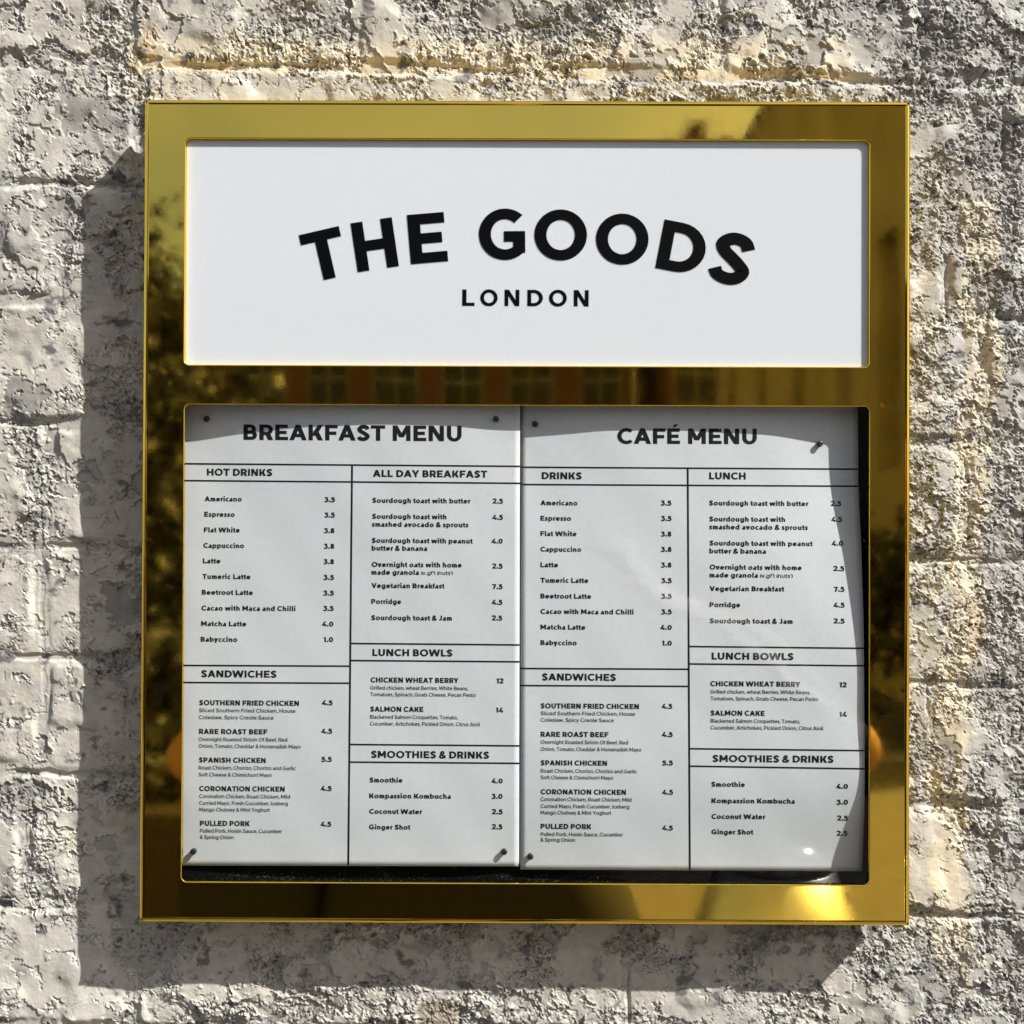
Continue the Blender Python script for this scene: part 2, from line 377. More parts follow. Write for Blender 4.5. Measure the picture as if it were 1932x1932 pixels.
    C = mixc(C, C * 1.30, np.clip(chip * .9, 0, 1))  # lifted chip edges coloured paler, standing in for highlights
    C = mixc(C, soot_shade, np.clip(edge_dark * .85 , 0, .85))  # soot in cracks and pits, darkened further as painted shade
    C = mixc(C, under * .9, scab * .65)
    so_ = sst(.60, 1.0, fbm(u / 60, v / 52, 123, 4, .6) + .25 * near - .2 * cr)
    C = mixc(C, soot_shade * 1.5, np.clip(so_ * .8, 0, .8))
    st = sst(0, 10, u - 782 + 8 * gnoise(v / 20, v * 0, 124)) * sst(868, 860, u + 8 * gnoise(v / 20, v * 0, 125)) * sst(1860, 1880, v) * sst(1960, 1945, v)
    C = mixc(C, stone * 1.25, st * .85)
    Hh = Hh - 12.0
    return Hh * (1 - st * .0), np.clip(C, .01, .9), bid

pieces = {}
def wall_block(u0, u1, v0, v1, sp):
    nu = max(2, int(round((u1 - u0) / sp)) + 1); nv = max(2, int(round((v1 - v0) / sp)) + 1)
    U, V = np.meshgrid(np.linspace(u0, u1, nu), np.linspace(v0, v1, nv))
    Hh, C, _ = wall_fields(U, V)
    uc = (U[:-1, :-1] + U[1:, 1:]) / 2; vc = (V[:-1, :-1] + V[1:, 1:]) / 2
    # piece of every cell, taken at its centre
    _, _, bid = id_only(uc, vc)
    idx = np.arange(nu * nv).reshape(nv, nu)
    quads = np.stack([idx[:-1, :-1], idx[1:, :-1], idx[1:, 1:], idx[:-1, 1:]], -1).reshape(-1, 4)
    co = np.stack([(U - 966) * S, -Hh * S, CZ - (V - 966) * S], -1).reshape(-1, 3)
    # normals from the whole relief, so that pieces meet without a seam in the shading
    du = (u1 - u0) / (nu - 1); dv = (v1 - v0) / (nv - 1)
    gv, gu = np.gradient(Hh, dv, du)
    nr = np.stack([-gu, -np.ones_like(gu), gv], -1).reshape(-1, 3); nr /= np.linalg.norm(nr, axis=1)[:, None]
    C = C.reshape(-1, 3); b = bid.reshape(-1)
    order = np.argsort(b, kind='stable'); bs = b[order]
    cuts = np.flatnonzero(np.diff(bs)) + 1
    for grp in np.split(order, cuts):
        q = quads[grp]; vs, inv = np.unique(q, return_inverse=True)
        pieces.setdefault(int(b[grp[0]]), []).append((co[vs], inv.reshape(-1, 4), C[vs], nr[vs]))
def id_only(u, v):
    u = u.astype(np.float32); v = v.astype(np.float32)
    wu = u + 6 * gnoise(u / 120, v / 120, 50) + 3.5 * gnoise(u / 30, v / 30, 51)
    wv = v + 7 * gnoise(u / 160, v / 160, 52) + 3.5 * gnoise(u / 35, v / 35, 53)
    row = np.zeros(u.shape, int); dh = np.full(u.shape, 999., np.float32)
    for i in range(len(ZL)):
        z = ZL[i] + (ZR[i] - ZL[i]) * wu / 1932.; row += wv > z; dh = np.minimum(dh, np.abs(wv - z))
    bid = np.zeros(u.shape, int); dv = np.full(u.shape, 999., np.float32)
    for k in range(len(ZL) + 1):
        m = row == k
        if not m.any(): continue
        x = wu[m]; p = PERP[k]; j = np.searchsorted(p, x); jl = np.clip(j - 1, 0, len(p) - 1); jr = np.clip(j, 0, len(p) - 1)
        dv[m] = np.minimum(np.abs(x - p[jl]), np.abs(x - p[jr])); bid[m] = k * 100 + j
    jw = 13 + 5 * gnoise(u / 90, v / 90, 54)
    d = np.minimum(dh - jw, dv - jw * .95)
    return d, row, np.where(d < 0, -1, bid)

FI = 1.6
A0, A1, B0, B1 = -30, 1970, -30, 1970          # fine ring
I0, I1, J0, J1 = 345, 1630, 310, 1655          # hidden behind the sign
wall_block(A0, A1, B0, J0, FI); wall_block(A0, A1, J1, B1, FI)
wall_block(A0, I0, J0, J1, FI); wall_block(I1, A1, J0, J1, FI)
wall_block(I0, I1, J0, J1, 6)
wall_block(-900, A0, -900, 2900, 7); wall_block(A1, 2900, -900, 2900, 7)
wall_block(A0, A1, -900, B0, 7); wall_block(A0, A1, B1, 2900, 7)

wall = empty('brick_wall', (0, 0, 0))
tag(wall, 'old brick wall under thick peeling cream and grey paint behind the gold menu case', 'wall')
def build_piece(name, parts):
    off = 0; V, Q, C, Nn = [], [], [], []
    for co, q, c, nr in parts:
        V.append(co); Q.append(q + off); C.append(c); Nn.append(nr); off += len(co)
    V = np.concatenate(V); Q = np.concatenate(Q); C = np.concatenate(C); Nn = np.concatenate(Nn)
    me = bpy.data.meshes.new(name)
    me.vertices.add(len(V)); me.vertices.foreach_set('co', V.astype(np.float32).ravel())
    me.loops.add(Q.size); me.loops.foreach_set('vertex_index', Q.astype(np.int32).ravel())
    me.polygons.add(len(Q)); me.polygons.foreach_set('loop_start', np.arange(0, Q.size, 4, dtype=np.int32))
    me.polygons.foreach_set('loop_total', np.full(len(Q), 4, np.int32))
    me.polygons.foreach_set('use_smooth', np.ones(len(Q), bool))
    me.update(calc_edges=True)
    a = me.color_attributes.new('Col', 'FLOAT_COLOR', 'POINT')
    a.data.foreach_set('color', np.concatenate([C, np.ones((len(C), 1))], 1).astype(np.float32).ravel())
    me.normals_split_custom_set_from_vertices(Nn.astype(np.float32))
    me.materials.append(M_wall)
    return link(bpy.data.objects.new(name, me), wall)
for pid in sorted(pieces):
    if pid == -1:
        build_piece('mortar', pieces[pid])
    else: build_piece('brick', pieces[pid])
# the rest of the wall round the part one stands before (rendered, same paint)
bm = bmesh.new()
for (x0, x1, z0, z1) in ((-6, -.62, 0, 5), (.644, 2.2, 0, 5), (-.62, .644, 0, CZ - 1934 * S + .004), (-.62, .644, CZ + 1866 * S - .004, 5)):
    box_bm(bm, x0, x1, -.001, .2, z0, z1)
box_bm(bm, -.62, .644, .012, .2, .8, 2.2)
r = bm_obj('render_coat', bm, simple('plain_masonry_paint', (.46, .43, .38), .8, 0, .2, 25, .004), wall)

# ------------------------------------------------------------------ the menu case
case = empty('menu_case', tuple(PT(18, 18, 20)))
tag(case, 'polished gold wall-mounted display case with a white name panel above two menu sheets', 'menu case')
OX0, OX1, OZ0, OZ1 = -679.5, 715.5, -729.3, 766.3
def rr_loop(x0, x1, z0, z1, r, n=7):
    P = []
    for cx, cz, a0 in ((x1 - r, z1 - r, 0), (x0 + r, z1 - r, 90), (x0 + r, z0 + r, 180), (x1 - r, z0 + r, 270)):
        for i in range(n + 1):
            a = math.radians(a0 + 90 * i / n); P.append((cx + r * math.cos(a), cz + r * math.sin(a), math.cos(a), math.sin(a)))
    return P
def sub_loop(P, m):
    return P
verts, faces, norms = [], [], []
def add_profile(loop, prof, inward):
    """prof: list of (distance from the outline, height, normal_out, normal_up)"""
    base = len(verts); n = len(loop)
    for (d, h, no, nu) in prof:
        for (x, z, nx, nz) in loop:
            s = -1 if not inward else 1
            verts.append(PT(x + s * nx * d, z + s * nz * d, h))
            k = 1 if not inward else -1
            norms.append(Vector((nx * no * k, -nu, nz * no * k)).normalized())
    for j in range(len(prof) - 1):
        for i in range(n):
            a = base + j * n + i; b = base + j * n + (i + 1) % n
            faces.append((a, b, b + n, a + n) if not inward else (a, a + n, b + n, b))
    return list(range(base + (len(prof) - 1) * n, base + len(prof) * n))
outer = rr_loop(OX0, OX1, OZ0, OZ1, 3.0, 4)
# outer rolled edge: side, round-over, shallow dish to the flat face
po = [(0, 29, 1, 0), (0, 74.4, 1, 0), (0, 74.6, 1, .05), (.7, 77.2, .92, .4), (2.0, 79.3, .7, .7), (4.2, 80.7, .42, 1), (6.4, 81.05, .16, 1), (7.6, 80.9, -.25, 1), (8.6, 80.3, -.3, 1), (10.2, 80.0, -.0, 1)]
lo = add_profile(outer, po, False)
OPA = (-603.4, 640.3, 282.4, 694.1); OPB = (-602.3, 641.2, -655.6, 209.6)
def opening(o, r, depth):
    lp = rr_loop(*o, r, 7)
    pi = [(0, HF - depth, 1, 0), (0, HF - 2.3, 1, .0), (.3, HF - 1.2, 1, .35), (1.0, HF - .35, .6, .8), (2.2, HF, 0, 1)]
    # distances grow away from the opening
    return add_profile(lp, pi, True)
la = opening(OPA, 9, 7.5); lb = opening(OPB, 9, 5)
me = bpy.data.meshes.new('gold_frame')
bm = bmesh.new(); bv = [bm.verts.new(v) for v in verts]
for f in faces: bm.faces.new([bv[i] for i in f])
bm.verts.ensure_lookup_table(); es = []
for lp in (lo, la, lb):
    for i in range(len(lp)):
        es.append(bm.edges.get((bv[lp[i]], bv[lp[(i + 1) % len(lp)]])))
res = bmesh.ops.triangle_fill(bm, use_beauty=True, use_dissolve=False, edges=es, normal=(0, -1, 0))
bm.verts.index_update(); off = case.location
nl = [tuple(n) for n in norms]
bmesh.ops.recalc_face_normals(bm, faces=bm.faces)
for f in bm.faces: f.smooth = True
c0 = [f for f in bm.faces if abs(f.normal.y) > .99]
if sum(f.normal.y for f in c0) > 0: bmesh.ops.reverse_faces(bm, faces=bm.faces)
bmesh.ops.translate(bm, verts=bm.verts, vec=-off); bm.to_mesh(me); bm.free()
me.normals_split_custom_set_from_vertices(nl); me.materials.append(M_gold)
link(bpy.data.objects.new('gold_frame', me), case)

def slab(name, x0, x1, z0, z1, h0, h1, mat, parent, bev=0):
    bm = bmesh.new(); box_bm(bm, x0 * S, x1 * S, -h1 * S, -h0 * S, CZ + z0 * S, CZ + z1 * S, bev * S)
    return bm_obj(name, bm, mat, parent)
slab('rear_panel', OX0 + 1, OX1 - 1, OZ0 + 1, OZ1 - 1, 31, 35.2, M_casing, case)
backb = slab('backing_board', OPB[0] - 14, OPB[1] + 14, OPB[2] - 14, OPB[3] + 14, 36, 38, M_back, case)
slab('inner_divider', OX0 + 6, OX1 - 6, 225, 262, 35.6, 71.5, M_casing, case)
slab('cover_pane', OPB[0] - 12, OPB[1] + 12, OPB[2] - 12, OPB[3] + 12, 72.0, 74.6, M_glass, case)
panel = slab('name_panel', OPA[0] - 14, OPA[1] + 14, OPA[2] - 10, OPA[3] + 14, 60, 72.3, M_opal, case, .5)
for sx in (-560, 600):
    for sz in (-620, 660):
        bm = bmesh.new(); r = bmesh.ops.create_cone(bm, cap_ends=True, segments=24, radius1=16 * S, radius2=16 * S, depth=46 * S)
        bmesh.ops.rotate(bm, verts=bm.verts, matrix=Matrix.Rotation(math.pi / 2, 3, 'X'))
        bmesh.ops.translate(bm, verts=bm.verts, vec=PT(sx, sz, 9)); bm_obj('standoff', bm, M_casing, case)
slab('drain_tab', 10, 22, OZ0 - 9, OZ0 + 6, 22, 40, M_casing, case)
# small lock rivet at the upper right of the lower door
rx, rz = img(1665, 765, HF)
bm = bmesh.new(); r = bmesh.ops.create_cone(bm, cap_ends=True, segments=20, radius1=3.2 * S, radius2=2.4 * S, depth=1.4 * S)
bmesh.ops.rotate(bm, verts=bm.verts, matrix=Matrix.Rotation(math.pi / 2, 3, 'X')); bmesh.ops.translate(bm, verts=bm.verts, vec=PT(rx, rz, 80.7))
bm_obj('rivet', bm, M_gold, case, False)

# ------------------------------------------------------------------ lettering: a geometric sans drawn from strokes
def ring(cx, cy, rx, ry, a0, a1, w, t, n=None):
    n = n or max(6, int(abs(a1 - a0) / 10)); o = []
    for i in range(n):
        A = math.radians(a0 + (a1 - a0) * i / n); B = math.radians(a0 + (a1 - a0) * (i + 1) / n)
        f = lambda a, k: (cx + (rx - k * w) * math.cos(a), cy + (ry - k * t) * math.sin(a))
        o.append([f(A, 0), f(B, 0), f(B, 1), f(A, 1)])
    return o
def rect(x0, y0, x1, y1): return [[(x0, y0), (x1, y0), (x1, y1), (x0, y1)]]
def diag(x0, y0, x1, y1, s):   # parallelogram with level ends, x = left edge at each end
    return [[(x0, y0), (x0 + s, y0), (x1 + s, y1), (x1, y1)]]
def ribbon(pts, w, n=5, w2=None):
    P = [np.array(p, float) for p in pts]; P = [2 * P[0] - P[1]] + P + [2 * P[-1] - P[-2]]; c = []
    for i in range(1, len(P) - 2):
        for k in range(n):
            q = k / n; a, b, d, e = P[i - 1], P[i], P[i + 1], P[i + 2]
            c.append(.5 * ((2 * b) + (-a + d) * q + (2 * a - 5 * b + 4 * d - e) * q * q + (-a + 3 * b - 3 * d + e) * q ** 3))
    c.append(P[-2]); L = []; Rr = []
    for i, p in enumerate(c):
        tn = c[min(i + 1, len(c) - 1)] - c[max(i - 1, 0)]; tn /= np.linalg.norm(tn) + 1e-9
        nn = np.array([-tn[1], tn[0]]) * w / 2; L.append(tuple(p + nn)); Rr.append(tuple(p - nn))
    return [[L[i], L[i + 1], Rr[i + 1], Rr[i]] for i in range(len(c) - 1)]
def bowl(x0, y0, y1, xr, w, t):
    ry = (y1 - y0) / 2; rx = min(ry * 1.02, xr - x0); cx = xr - rx; cy = (y0 + y1) / 2
    return rect(x0, y1 - t, cx, y1) + rect(x0, y0, cx, y0 + t) + ring(cx, cy, rx, ry, -90, 90, w, t, 14)
def sshape(W, Ht, w):
    h = w / 2; x0, x1 = h, W - h; y0, y1 = h * .9 - .015 * Ht, Ht - h * .9 + .015 * Ht; m = Ht / 2
    return ribbon([(x1 - .00 * W, y1 - .17 * Ht), (W * .72, y1 - .035 * Ht), (W * .48, y1), (x0 + .13 * W, y1 - .065 * Ht), (x0 + .035 * W, y1 - .18 * Ht), (x0 + .15 * W, m + .105 * Ht), (W * .5, m + .01 * Ht),
                   (x1 - .14 * W, m - .10 * Ht), (x1 - .01 * W, y0 + .20 * Ht), (x1 - .11 * W, y0 + .065 * Ht), (W * .52, y0), (W * .26, y0 + .035 * Ht), (x0 - .01, y0 + .15 * Ht)], w, 4)
def glyph(c, w):
    """returns (left bearing, width, right bearing, polygons); cap height 1"""
    t = w * .88; s = w * 1.1; X = .73; A = 1.03; D = -.25; st, ro, op = .085, .05, .02
    if c == 'É':
        l, W, r, P = glyph('E', w); return l, W, r, P + [[(.30, 1.09), (.46, 1.09), (.62, 1.27), (.40, 1.27)]]
    if c == 'A': W = .98; return op, W, op, diag(0, 0, W / 2 - s / 2, 1, s) + diag(W - s, 0, W / 2 - s / 2, 1, s) + rect(.2, .2, W - .2, .2 + t)
    if c == 'B': return st, .76, ro, rect(0, 0, w, 1) + bowl(w * .5, 1 - t - (.5 - t) - t * .5 + .0, 1, .70, w, t) + bowl(w * .5, 0, .5 + t / 2, .76, w, t)
    if c == 'C': return ro, .86, ro, ring(.52, .5, .52, .515, 46, 314, w, t, 30)
    if c == 'D': return st, .86, ro, rect(0, 0, w, 1) + bowl(w * .5, 0, 1, .88, w, t)
    if c == 'E': return st, .72, ro, rect(0, 0, w, 1) + rect(w * .5, 0, .72, t) + rect(w * .5, 1 - t, .71, 1) + rect(w * .5, .5 - t / 2, .64, .5 + t / 2)
    if c == 'F': return st, .70, .02, rect(0, 0, w, 1) + rect(w * .5, 1 - t, .70, 1) + rect(w * .5, .47 - t / 2, .63, .47 + t / 2)
    if c == 'G': return ro, .92, st, ring(.52, .5, .52, .515, 48, 322, w, t, 30) + rect(.92 - w, .13, .92, .56) + rect(.50, .56 - t, .92 - w * .5, .56)
    if c == 'H': return st, .84, st, rect(0, 0, w, 1) + rect(.84 - w, 0, .84, 1) + rect(w * .5, .5 - t / 2, .84 - w * .5, .5 + t / 2)
    if c == 'I': return st, w, st, rect(0, 0, w, 1)
    if c == 'J': return .03, .56, st, rect(.56 - w, .3, .56, 1) + ring(.27, .3, .29, .31, -150, 0, w, t)
    if c == 'K': return st, .84, .01, rect(0, 0, w, 1) + diag(w * .6, .30, .82 - s * 1.12, 1, s * 1.12) + diag(.84 - s * 1.2, 0, .26, .60, s * 1.1)
    if c == 'L': return st, .64, .02, rect(0, 0, w, 1) + rect(w * .5, 0, .64, t)
    if c == 'M': W = 1.0; return st, W, st, rect(0, 0, w, 1) + rect(W - w, 0, W, 1) + diag(W / 2 - s / 2, .24, 0, 1, s) + diag(W / 2 - s / 2, .24, W - s, 1, s)
    if c == 'N': W = .86; return st, W, st, rect(0, 0, w, 1) + rect(W - w, 0, W, 1) + diag(W - s * 1.05, 0, 0, 1, s * 1.05)
    if c == 'O': return ro, 1.04, ro, ring(.52, .5, .52, .515, 0, 360, w, t, 40)
    if c == 'P': return st, .76, ro, rect(0, 0, w, 1) + bowl(w * .5, .30, 1, .76, w, t)
    if c == 'R': return st, .78, .03, rect(0, 0, w, 1) + bowl(w * .5, .32, 1, .76, w, t) + diag(.79 - s * 1.15, 0, .34, .36, s * 1.1)
    if c == 'S': return .04, .74, .04, sshape(.74, 1, w)
    if c == 'T': W = .80; return .02, W, .02, rect(W / 2 - w / 2, 0, W / 2 + w / 2, 1) + rect(0, 1 - t, W, 1)
    if c == 'U': W = .82; return st, W, st, rect(0, .40, w, 1) + rect(W - w, .40, W, 1) + ring(W / 2, .40, W / 2, .415, 180, 360, w, t, 20)
    if c == 'V': W = .94; return .01, W, .01, diag(W / 2 - s / 2, 0, 0, 1, s) + diag(W / 2 - s / 2, 0, W - s, 1, s)
    if c == 'W':
        W = 1.42; k = s * .96
        return .01, W, .01, diag(W * .27 - k / 2, 0, 0, 1, k) + diag(W * .27 - k / 2, 0, W / 2 - k / 2, 1, k) + diag(W * .73 - k / 2, 0, W / 2 - k / 2, 1, k) + diag(W * .73 - k / 2, 0, W - k, 1, k)
    if c == 'Y': W = .90; return .0, W, .0, rect(W / 2 - w / 2, 0, W / 2 + w / 2, .45) + diag(W / 2 - s / 2, .36, 0, 1, s) + diag(W / 2 - s / 2, .36, W - s, 1, s)
    if c == 'Z': return .04, .72, .04, rect(0, 0, .72, t) + rect(0, 1 - t, .72, 1) + diag(0, t * .5, .72 - s * 1.2, 1 - t * .5, s * 1.2)
    # figures
    if c == '0': return .05, .74, .05, ring(.37, .5, .37, .515, 0, 360, w, t, 30)
    if c == '1': return .02, .40, .07, rect(.40 - w, 0, .40, 1) + rect(.04, 1 - t, .40 - w * .5, 1)
    if c == '2': return .04, .66, .04, rect(.0, 0, .66, t) + ribbon([(.04, .80), (.16, .90), (.32, .93), (.50, .87), (.555, .70), (.48, .54), (.14, .13)], w, 4)
    if c == '3': return .03, .66, .05, rect(.05, 1 - t, .60, 1) + ribbon([(.55, .93), (.30, .60)], w * .95, 2) + ribbon([(.24, .585), (.40, .575), (.53, .48), (.56, .32), (.49, .15), (.32, .075), (.16, .09), (.02, .18)], w, 4)
    if c == '4': return .02, .80, .02, rect(.46, 0, .46 + w, .45) + rect(.02, .18, .80, .18 + t) + diag(.0, .22, .40, 1, s * 1.15)
    if c == '5': return .04, .66, .05, rect(.08, 1 - t, .60, 1) + rect(.08, .50, .08 + w * .9, 1) + ribbon([(.12, .57), (.32, .59), (.50, .52), (.565, .34), (.49, .15), (.32, .075), (.16, .09), (.02, .18)], w, 4)
    if c == '7': return .02, .68, .02, rect(0, 1 - t, .68, 1) + diag(.14, 0, .68 - s, 1 - t * .5, s)
    if c == '8': return .05, .70, .05, ring(.35, .28, .35, .295, 0, 360, w, t, 26) + ring(.35, .755, .305, .26, 0, 360, w * .95, t, 26)
    # lower case
    k = w * .93; tk = t * .93; W = .68
    if c in 'bdpqg':
        lft = c in 'bp'; y0, y1 = {'b': (0, A), 'd': (0, A), 'p': (D, X), 'q': (D, X), 'g': (-.02, X)}[c]
        P = ring(W / 2 if False else (.36 if not lft else .36), X / 2, .36, X / 2 + .012, 0, 360, k, tk, 26) + (rect(0, y0, k, y1) if lft else rect(.72 - k, y0, .72, y1))
        if c == 'g': P += ring(.37, -.0, .35, .26, 205, 360, k, tk, 14)
        return (st if lft else ro), .72, (ro if lft else st), P
    if c == 'a': return .04, .60, .07, rect(.60 - k, 0, .60, .46) + ring(.30, .44, .30, .30, 0, 118, k, tk, 10) + ring(.27, .215, .27, .23, 0, 360, k, tk * .9, 20) + []
    if c == 'c': return ro, .62, .03, ring(.37, X / 2, .37, X / 2 + .012, 48, 312, k, tk, 22)
    if c == 'e': return ro, .72, ro, ring(.36, X / 2, .36, X / 2 + .012, 0, 318, k, tk, 24) + rect(.1, X / 2 - tk * .42, .72 - .01, X / 2 + tk * .42)
    if c == 'f': return .01, .42, .0, rect(.1, 0, .1 + k, .80) + ring(.1 + .30, .78, .30, .27, 92, 180, k, tk, 8) + rect(0, X - tk, .42, X)
    if c in 'hnm':
        P = rect(0, 0, k, A if c == 'h' else X); hw = .62 if c != 'm' else .56
        P += ring(hw / 2 + .01, X - .31, hw / 2, .32, 0, 180, k, tk, 14) + rect(hw + .01 - k, 0, hw + .01, X - .31)
        W = hw + .01
        if c == 'm':
            x = hw + .01 - k; P += ring(x + hw / 2, X - .31, hw / 2, .32, 0, 180, k, tk, 14) + rect(x + hw - k, 0, x + hw, X - .31); W = x + hw
        return st, W, st, P
    if c == 'u': return st, .62, st, rect(.62 - k, 0, .62, X) + rect(0, .31, k, X) + ring(.31, .31, .31, .32, 180, 360, k, tk, 14)
    if c == 'r': return st, .42, .0, rect(0, 0, k, X) + ring(.34, X - .34, .34, .35, 88, 180, k, tk * 1.1, 9) + rect(.33, X - tk * 1.1 + .01, .42, X + .01)
    if c == 'i': return st, k, st, rect(0, 0, k, X) + rect(-.005, X + .12, k + .005, X + .12 + k)
    if c == 'l': return st, k, st, rect(0, 0, k, A)
    if c == 'j': return -.05, .2, st, rect(.2 - k, -.1, .2, X) + rect(.195 - k, X + .12, .205, X + .12 + k) + ring(-.05, -.08, .25, .18, -90, 0, k, tk)
    if c == 'k': return st, .66, .0, rect(0, 0, k, A) + diag(k * .6, .24, .64 - s, X, s) + diag(.66 - s, 0, .2, .44, s)
    if c == 'o': return ro, .76, ro, ring(.38, X / 2, .38, X / 2 + .012, 0, 360, k, tk, 28)
    if c == 's': return .03, .52, .03, sshape(.52, X, k * .9)
    if c == 't': return .01, .44, .02, rect(.1, .2, .1 + k, .93) + ring(.1 + .27, .22, .27, .235, 180, 262, k, tk, 8) + rect(.33, -.015, .43, tk - .015) + rect(0, X - tk, .42, X)
    if c == 'v': W = .70; return .01, W, .01, diag(W / 2 - s / 2, 0, 0, X, s) + diag(W / 2 - s / 2, 0, W - s, X, s)
    if c == 'w':
        W = 1.06; q = s * .88
        return .01, W, .01, diag(W * .27 - q / 2, 0, 0, X, q) + diag(W * .27 - q / 2, 0, W / 2 - q / 2, X, q) + diag(W * .73 - q / 2, 0, W / 2 - q / 2, X, q) + diag(W * .73 - q / 2, 0, W - q, X, q)
    if c == 'y': W = .70; return .01, W, .01, diag(W / 2 - s / 2, 0, 0, X, s) + diag(W / 2 - s * .5 - .13, D, W - s, X, s)
    if c == 'z': return .03, .56, .03, rect(0, 0, .56, tk) + rect(0, X - tk, .56, X) + diag(0, tk * .5, .56 - s * 1.1, X - tk * .5, s * 1.1)
    if c == '.': return .05, w * 1.05, .05, rect(0, 0, w * 1.05, w * 1.05)
    if c == ',': return .04, w * 1.05, .04, rect(0, 0, w * 1.05, w * 1.05) + diag(0, -.16, w * .2, 0, w * .7)
    if c == '*': return .02, .26, .02, rect(.11, .62, .17, .98) + diag(.0, .68, .2, .9, .06) + diag(.2, .68, .0, .9, .06)
    if c == '(': return .06, .2, .02, ring(.42, .4, .42, .65, 130, 230, w, w * .8, 10)
    if c == ')': return .02, .2, .06, ring(-.22, .4, .42, .65, -50, 50, w, w * .8, 10)
    if c == '&': return .04, .82, .02, ribbon([(.76, .07), (.28, .55), (.20, .70), (.24, .87), (.37, .935), (.50, .87), (.53, .73), (.43, .60), (.22, .47), (.09, .33), (.11, .15), (.30, .065), (.50, .10), (.64, .24), (.71, .42)], w * .9, 4)
    return 0, .28, 0, []          # space
def layout(text, w):
    x = 0; polys = []; first = None; last = 0
    for c in text:
        l, W, r, P = glyph(c, w)
        if c == ' ': x += .32; continue
        x += l
        if first is None: first = x
        polys.append([[(px + x, py) for px, py in p] for p in P]); x += W; last = x; x += r
    return [[[(px - first, py) for px, py in p] for p in g] for g in polys], last - first

# raised letters of the name panel: (letter, centre x, centre y, turn, height, width, weight) in photograph px (1932 scale)
k_ = .99281
def solid_letter(ch, cx, cy, ang, hgt, wid, wt, thick):
    a, b = img(cx * k_, cy * k_, 74); hgt = hgt * k_ * (F - 74) / F; wid = wid * k_ * (F - 74) / F
    l, W, r, P = glyph(ch, wt); sx = wid / W; bm = bmesh.new(); ca, sa = math.cos(math.radians(ang)), math.sin(math.radians(ang))
    base = 72.25
    for i, p in enumerate(P):
        q = [((x - W / 2) * sx, (y - .5) * hgt) for x, y in p]; q = [(a + x * ca - y * sa, b + x * sa + y * ca) for x, y in q]
        ar = sum(q[j][0] * q[(j + 1) % len(q)][1] - q[(j + 1) % len(q)][0] * q[j][1] for j in range(len(q)))
        if ar < 0: q = q[::-1]
        top = base + thick + (i % 7) * .012
        v0 = [bm.verts.new(PT(x, z, base - .3)) for x, z in q]; v1 = [bm.verts.new(PT(x, z, top)) for x, z in q]
        bm.faces.new(v1)
        for j in range(len(q)): bm.faces.new((v0[j], v0[(j + 1) % len(q)], v1[(j + 1) % len(q)], v1[j]))
    o = bm_obj('letter', bm, M_letter, panel)
    return o
panel_world = case.location.copy()
for (ch, x, y, an, hh, ww) in (('T', 616.0, 483.6, 13.3, 94, 78), ('H', 712, 464.6, 8.7, 94, 79), ('E', 812.4, 452, 5.0, 94, 71), ('G', 954, 444.8, .6, 95, 88),
                               ('O', 1065.6, 446.1, -3, 94.3, 100), ('O', 1182.7, 454, -6, 94.3, 100), ('D', 1296.6, 470.7, -10.8, 94, 86), ('S', 1391.5, 491.2, -14.5, 95, 79)):
    solid_letter(ch, x, y, an, hh, ww, .236, .9)
for (ch, x0, x1) in (('L', 878.5, 901.6), ('O', 912.8, 945.6), ('N', 959, 987), ('D', 1002.3, 1031), ('O', 1043.5, 1077.2), ('N', 1090.7, 1118.7)):
    solid_letter(ch, (x0 + x1) / 2, 565.4 + (x0 - 880) * .005, -.3, 31, x1 - x0, .215, .5)

# ------------------------------------------------------------------ the two menu sheets
def crm(t0, arr):
    """Catmull-Rom through evenly spaced values on 0..1"""
    n = len(arr) - 1; x = min(max(t0, 0), 1) * n; i = min(int(x), n - 1); q = x - i
    a, b, c, d = arr[max(i - 1, 0)], arr[i], arr[i + 1], arr[min(i + 2, n)]
    return .5 * (2 * b + (c - a) * q + (2 * a - 5 * b + 4 * c - d) * q * q + (-a + 3 * b - 3 * c + d) * q ** 3)
# depth of the paper below the case's face: rows top->bottom, columns left->right
D1 = [[40, 26, 20, 20, 25], [32, 25, 20, 20, 23], [27, 24, 21, 20, 20], [26, 24, 22, 21, 19], [27, 24, 22, 21, 20], [30, 26, 23, 22, 23], [37, 31, 28, 28, 33]]
D2 = [[33, 25, 25, 30, 40], [28, 23, 22, 26, 39], [22, 20, 19, 19, 24], [20, 18, 17, 15, 13], [19, 18, 17, 14, 11], [22, 20, 18, 15, 11.5], [33, 29, 28, 30, 37]]
class Sheet:
    def __init__(s, left, right, top, bot, tab): s.left, s.right, s.top, s.bot, s.tab = left, right, top, bot, tab
    def depth(s, u, v):
        tv = (v - 770) / (1640 - 770.); l = np.interp(v, *s.left); r = np.interp(v, *s.right); tu = (u - l) / (r - l)
        return crm(tv, [crm(tu, row) for row in s.tab]) + .35 * math.sin(u / 41 + 1.3 * math.sin(v / 97)) * math.sin(v / 63 + u / 210) + .25 * math.sin(u / 23 - v / 31)
    def pt(s, u, v, eps=0):
        h = HF - s.depth(u, v) + eps; a, b = img(u, v, h); return PT(a, b, h)
SH1 = Sheet(((750, 1000, 1640), (338, 338, 336)), ((750, 1030, 1640), (981.4, 980.6, 979.3)), ((330, 981), (752, 752)), ((344, 980), (1633, 1634.6)), D1)
SH2 = Sheet(((750, 1640), (982.6, 981.6)), ((750, 917, 1031, 1180, 1434, 1523, 1644), (1618.5, 1619.5, 1625, 1629.6, 1631.5, 1631, 1627)), ((982, 1620), (752, 752)), ((982, 1627), (1640.6, 1643.8)), D2)
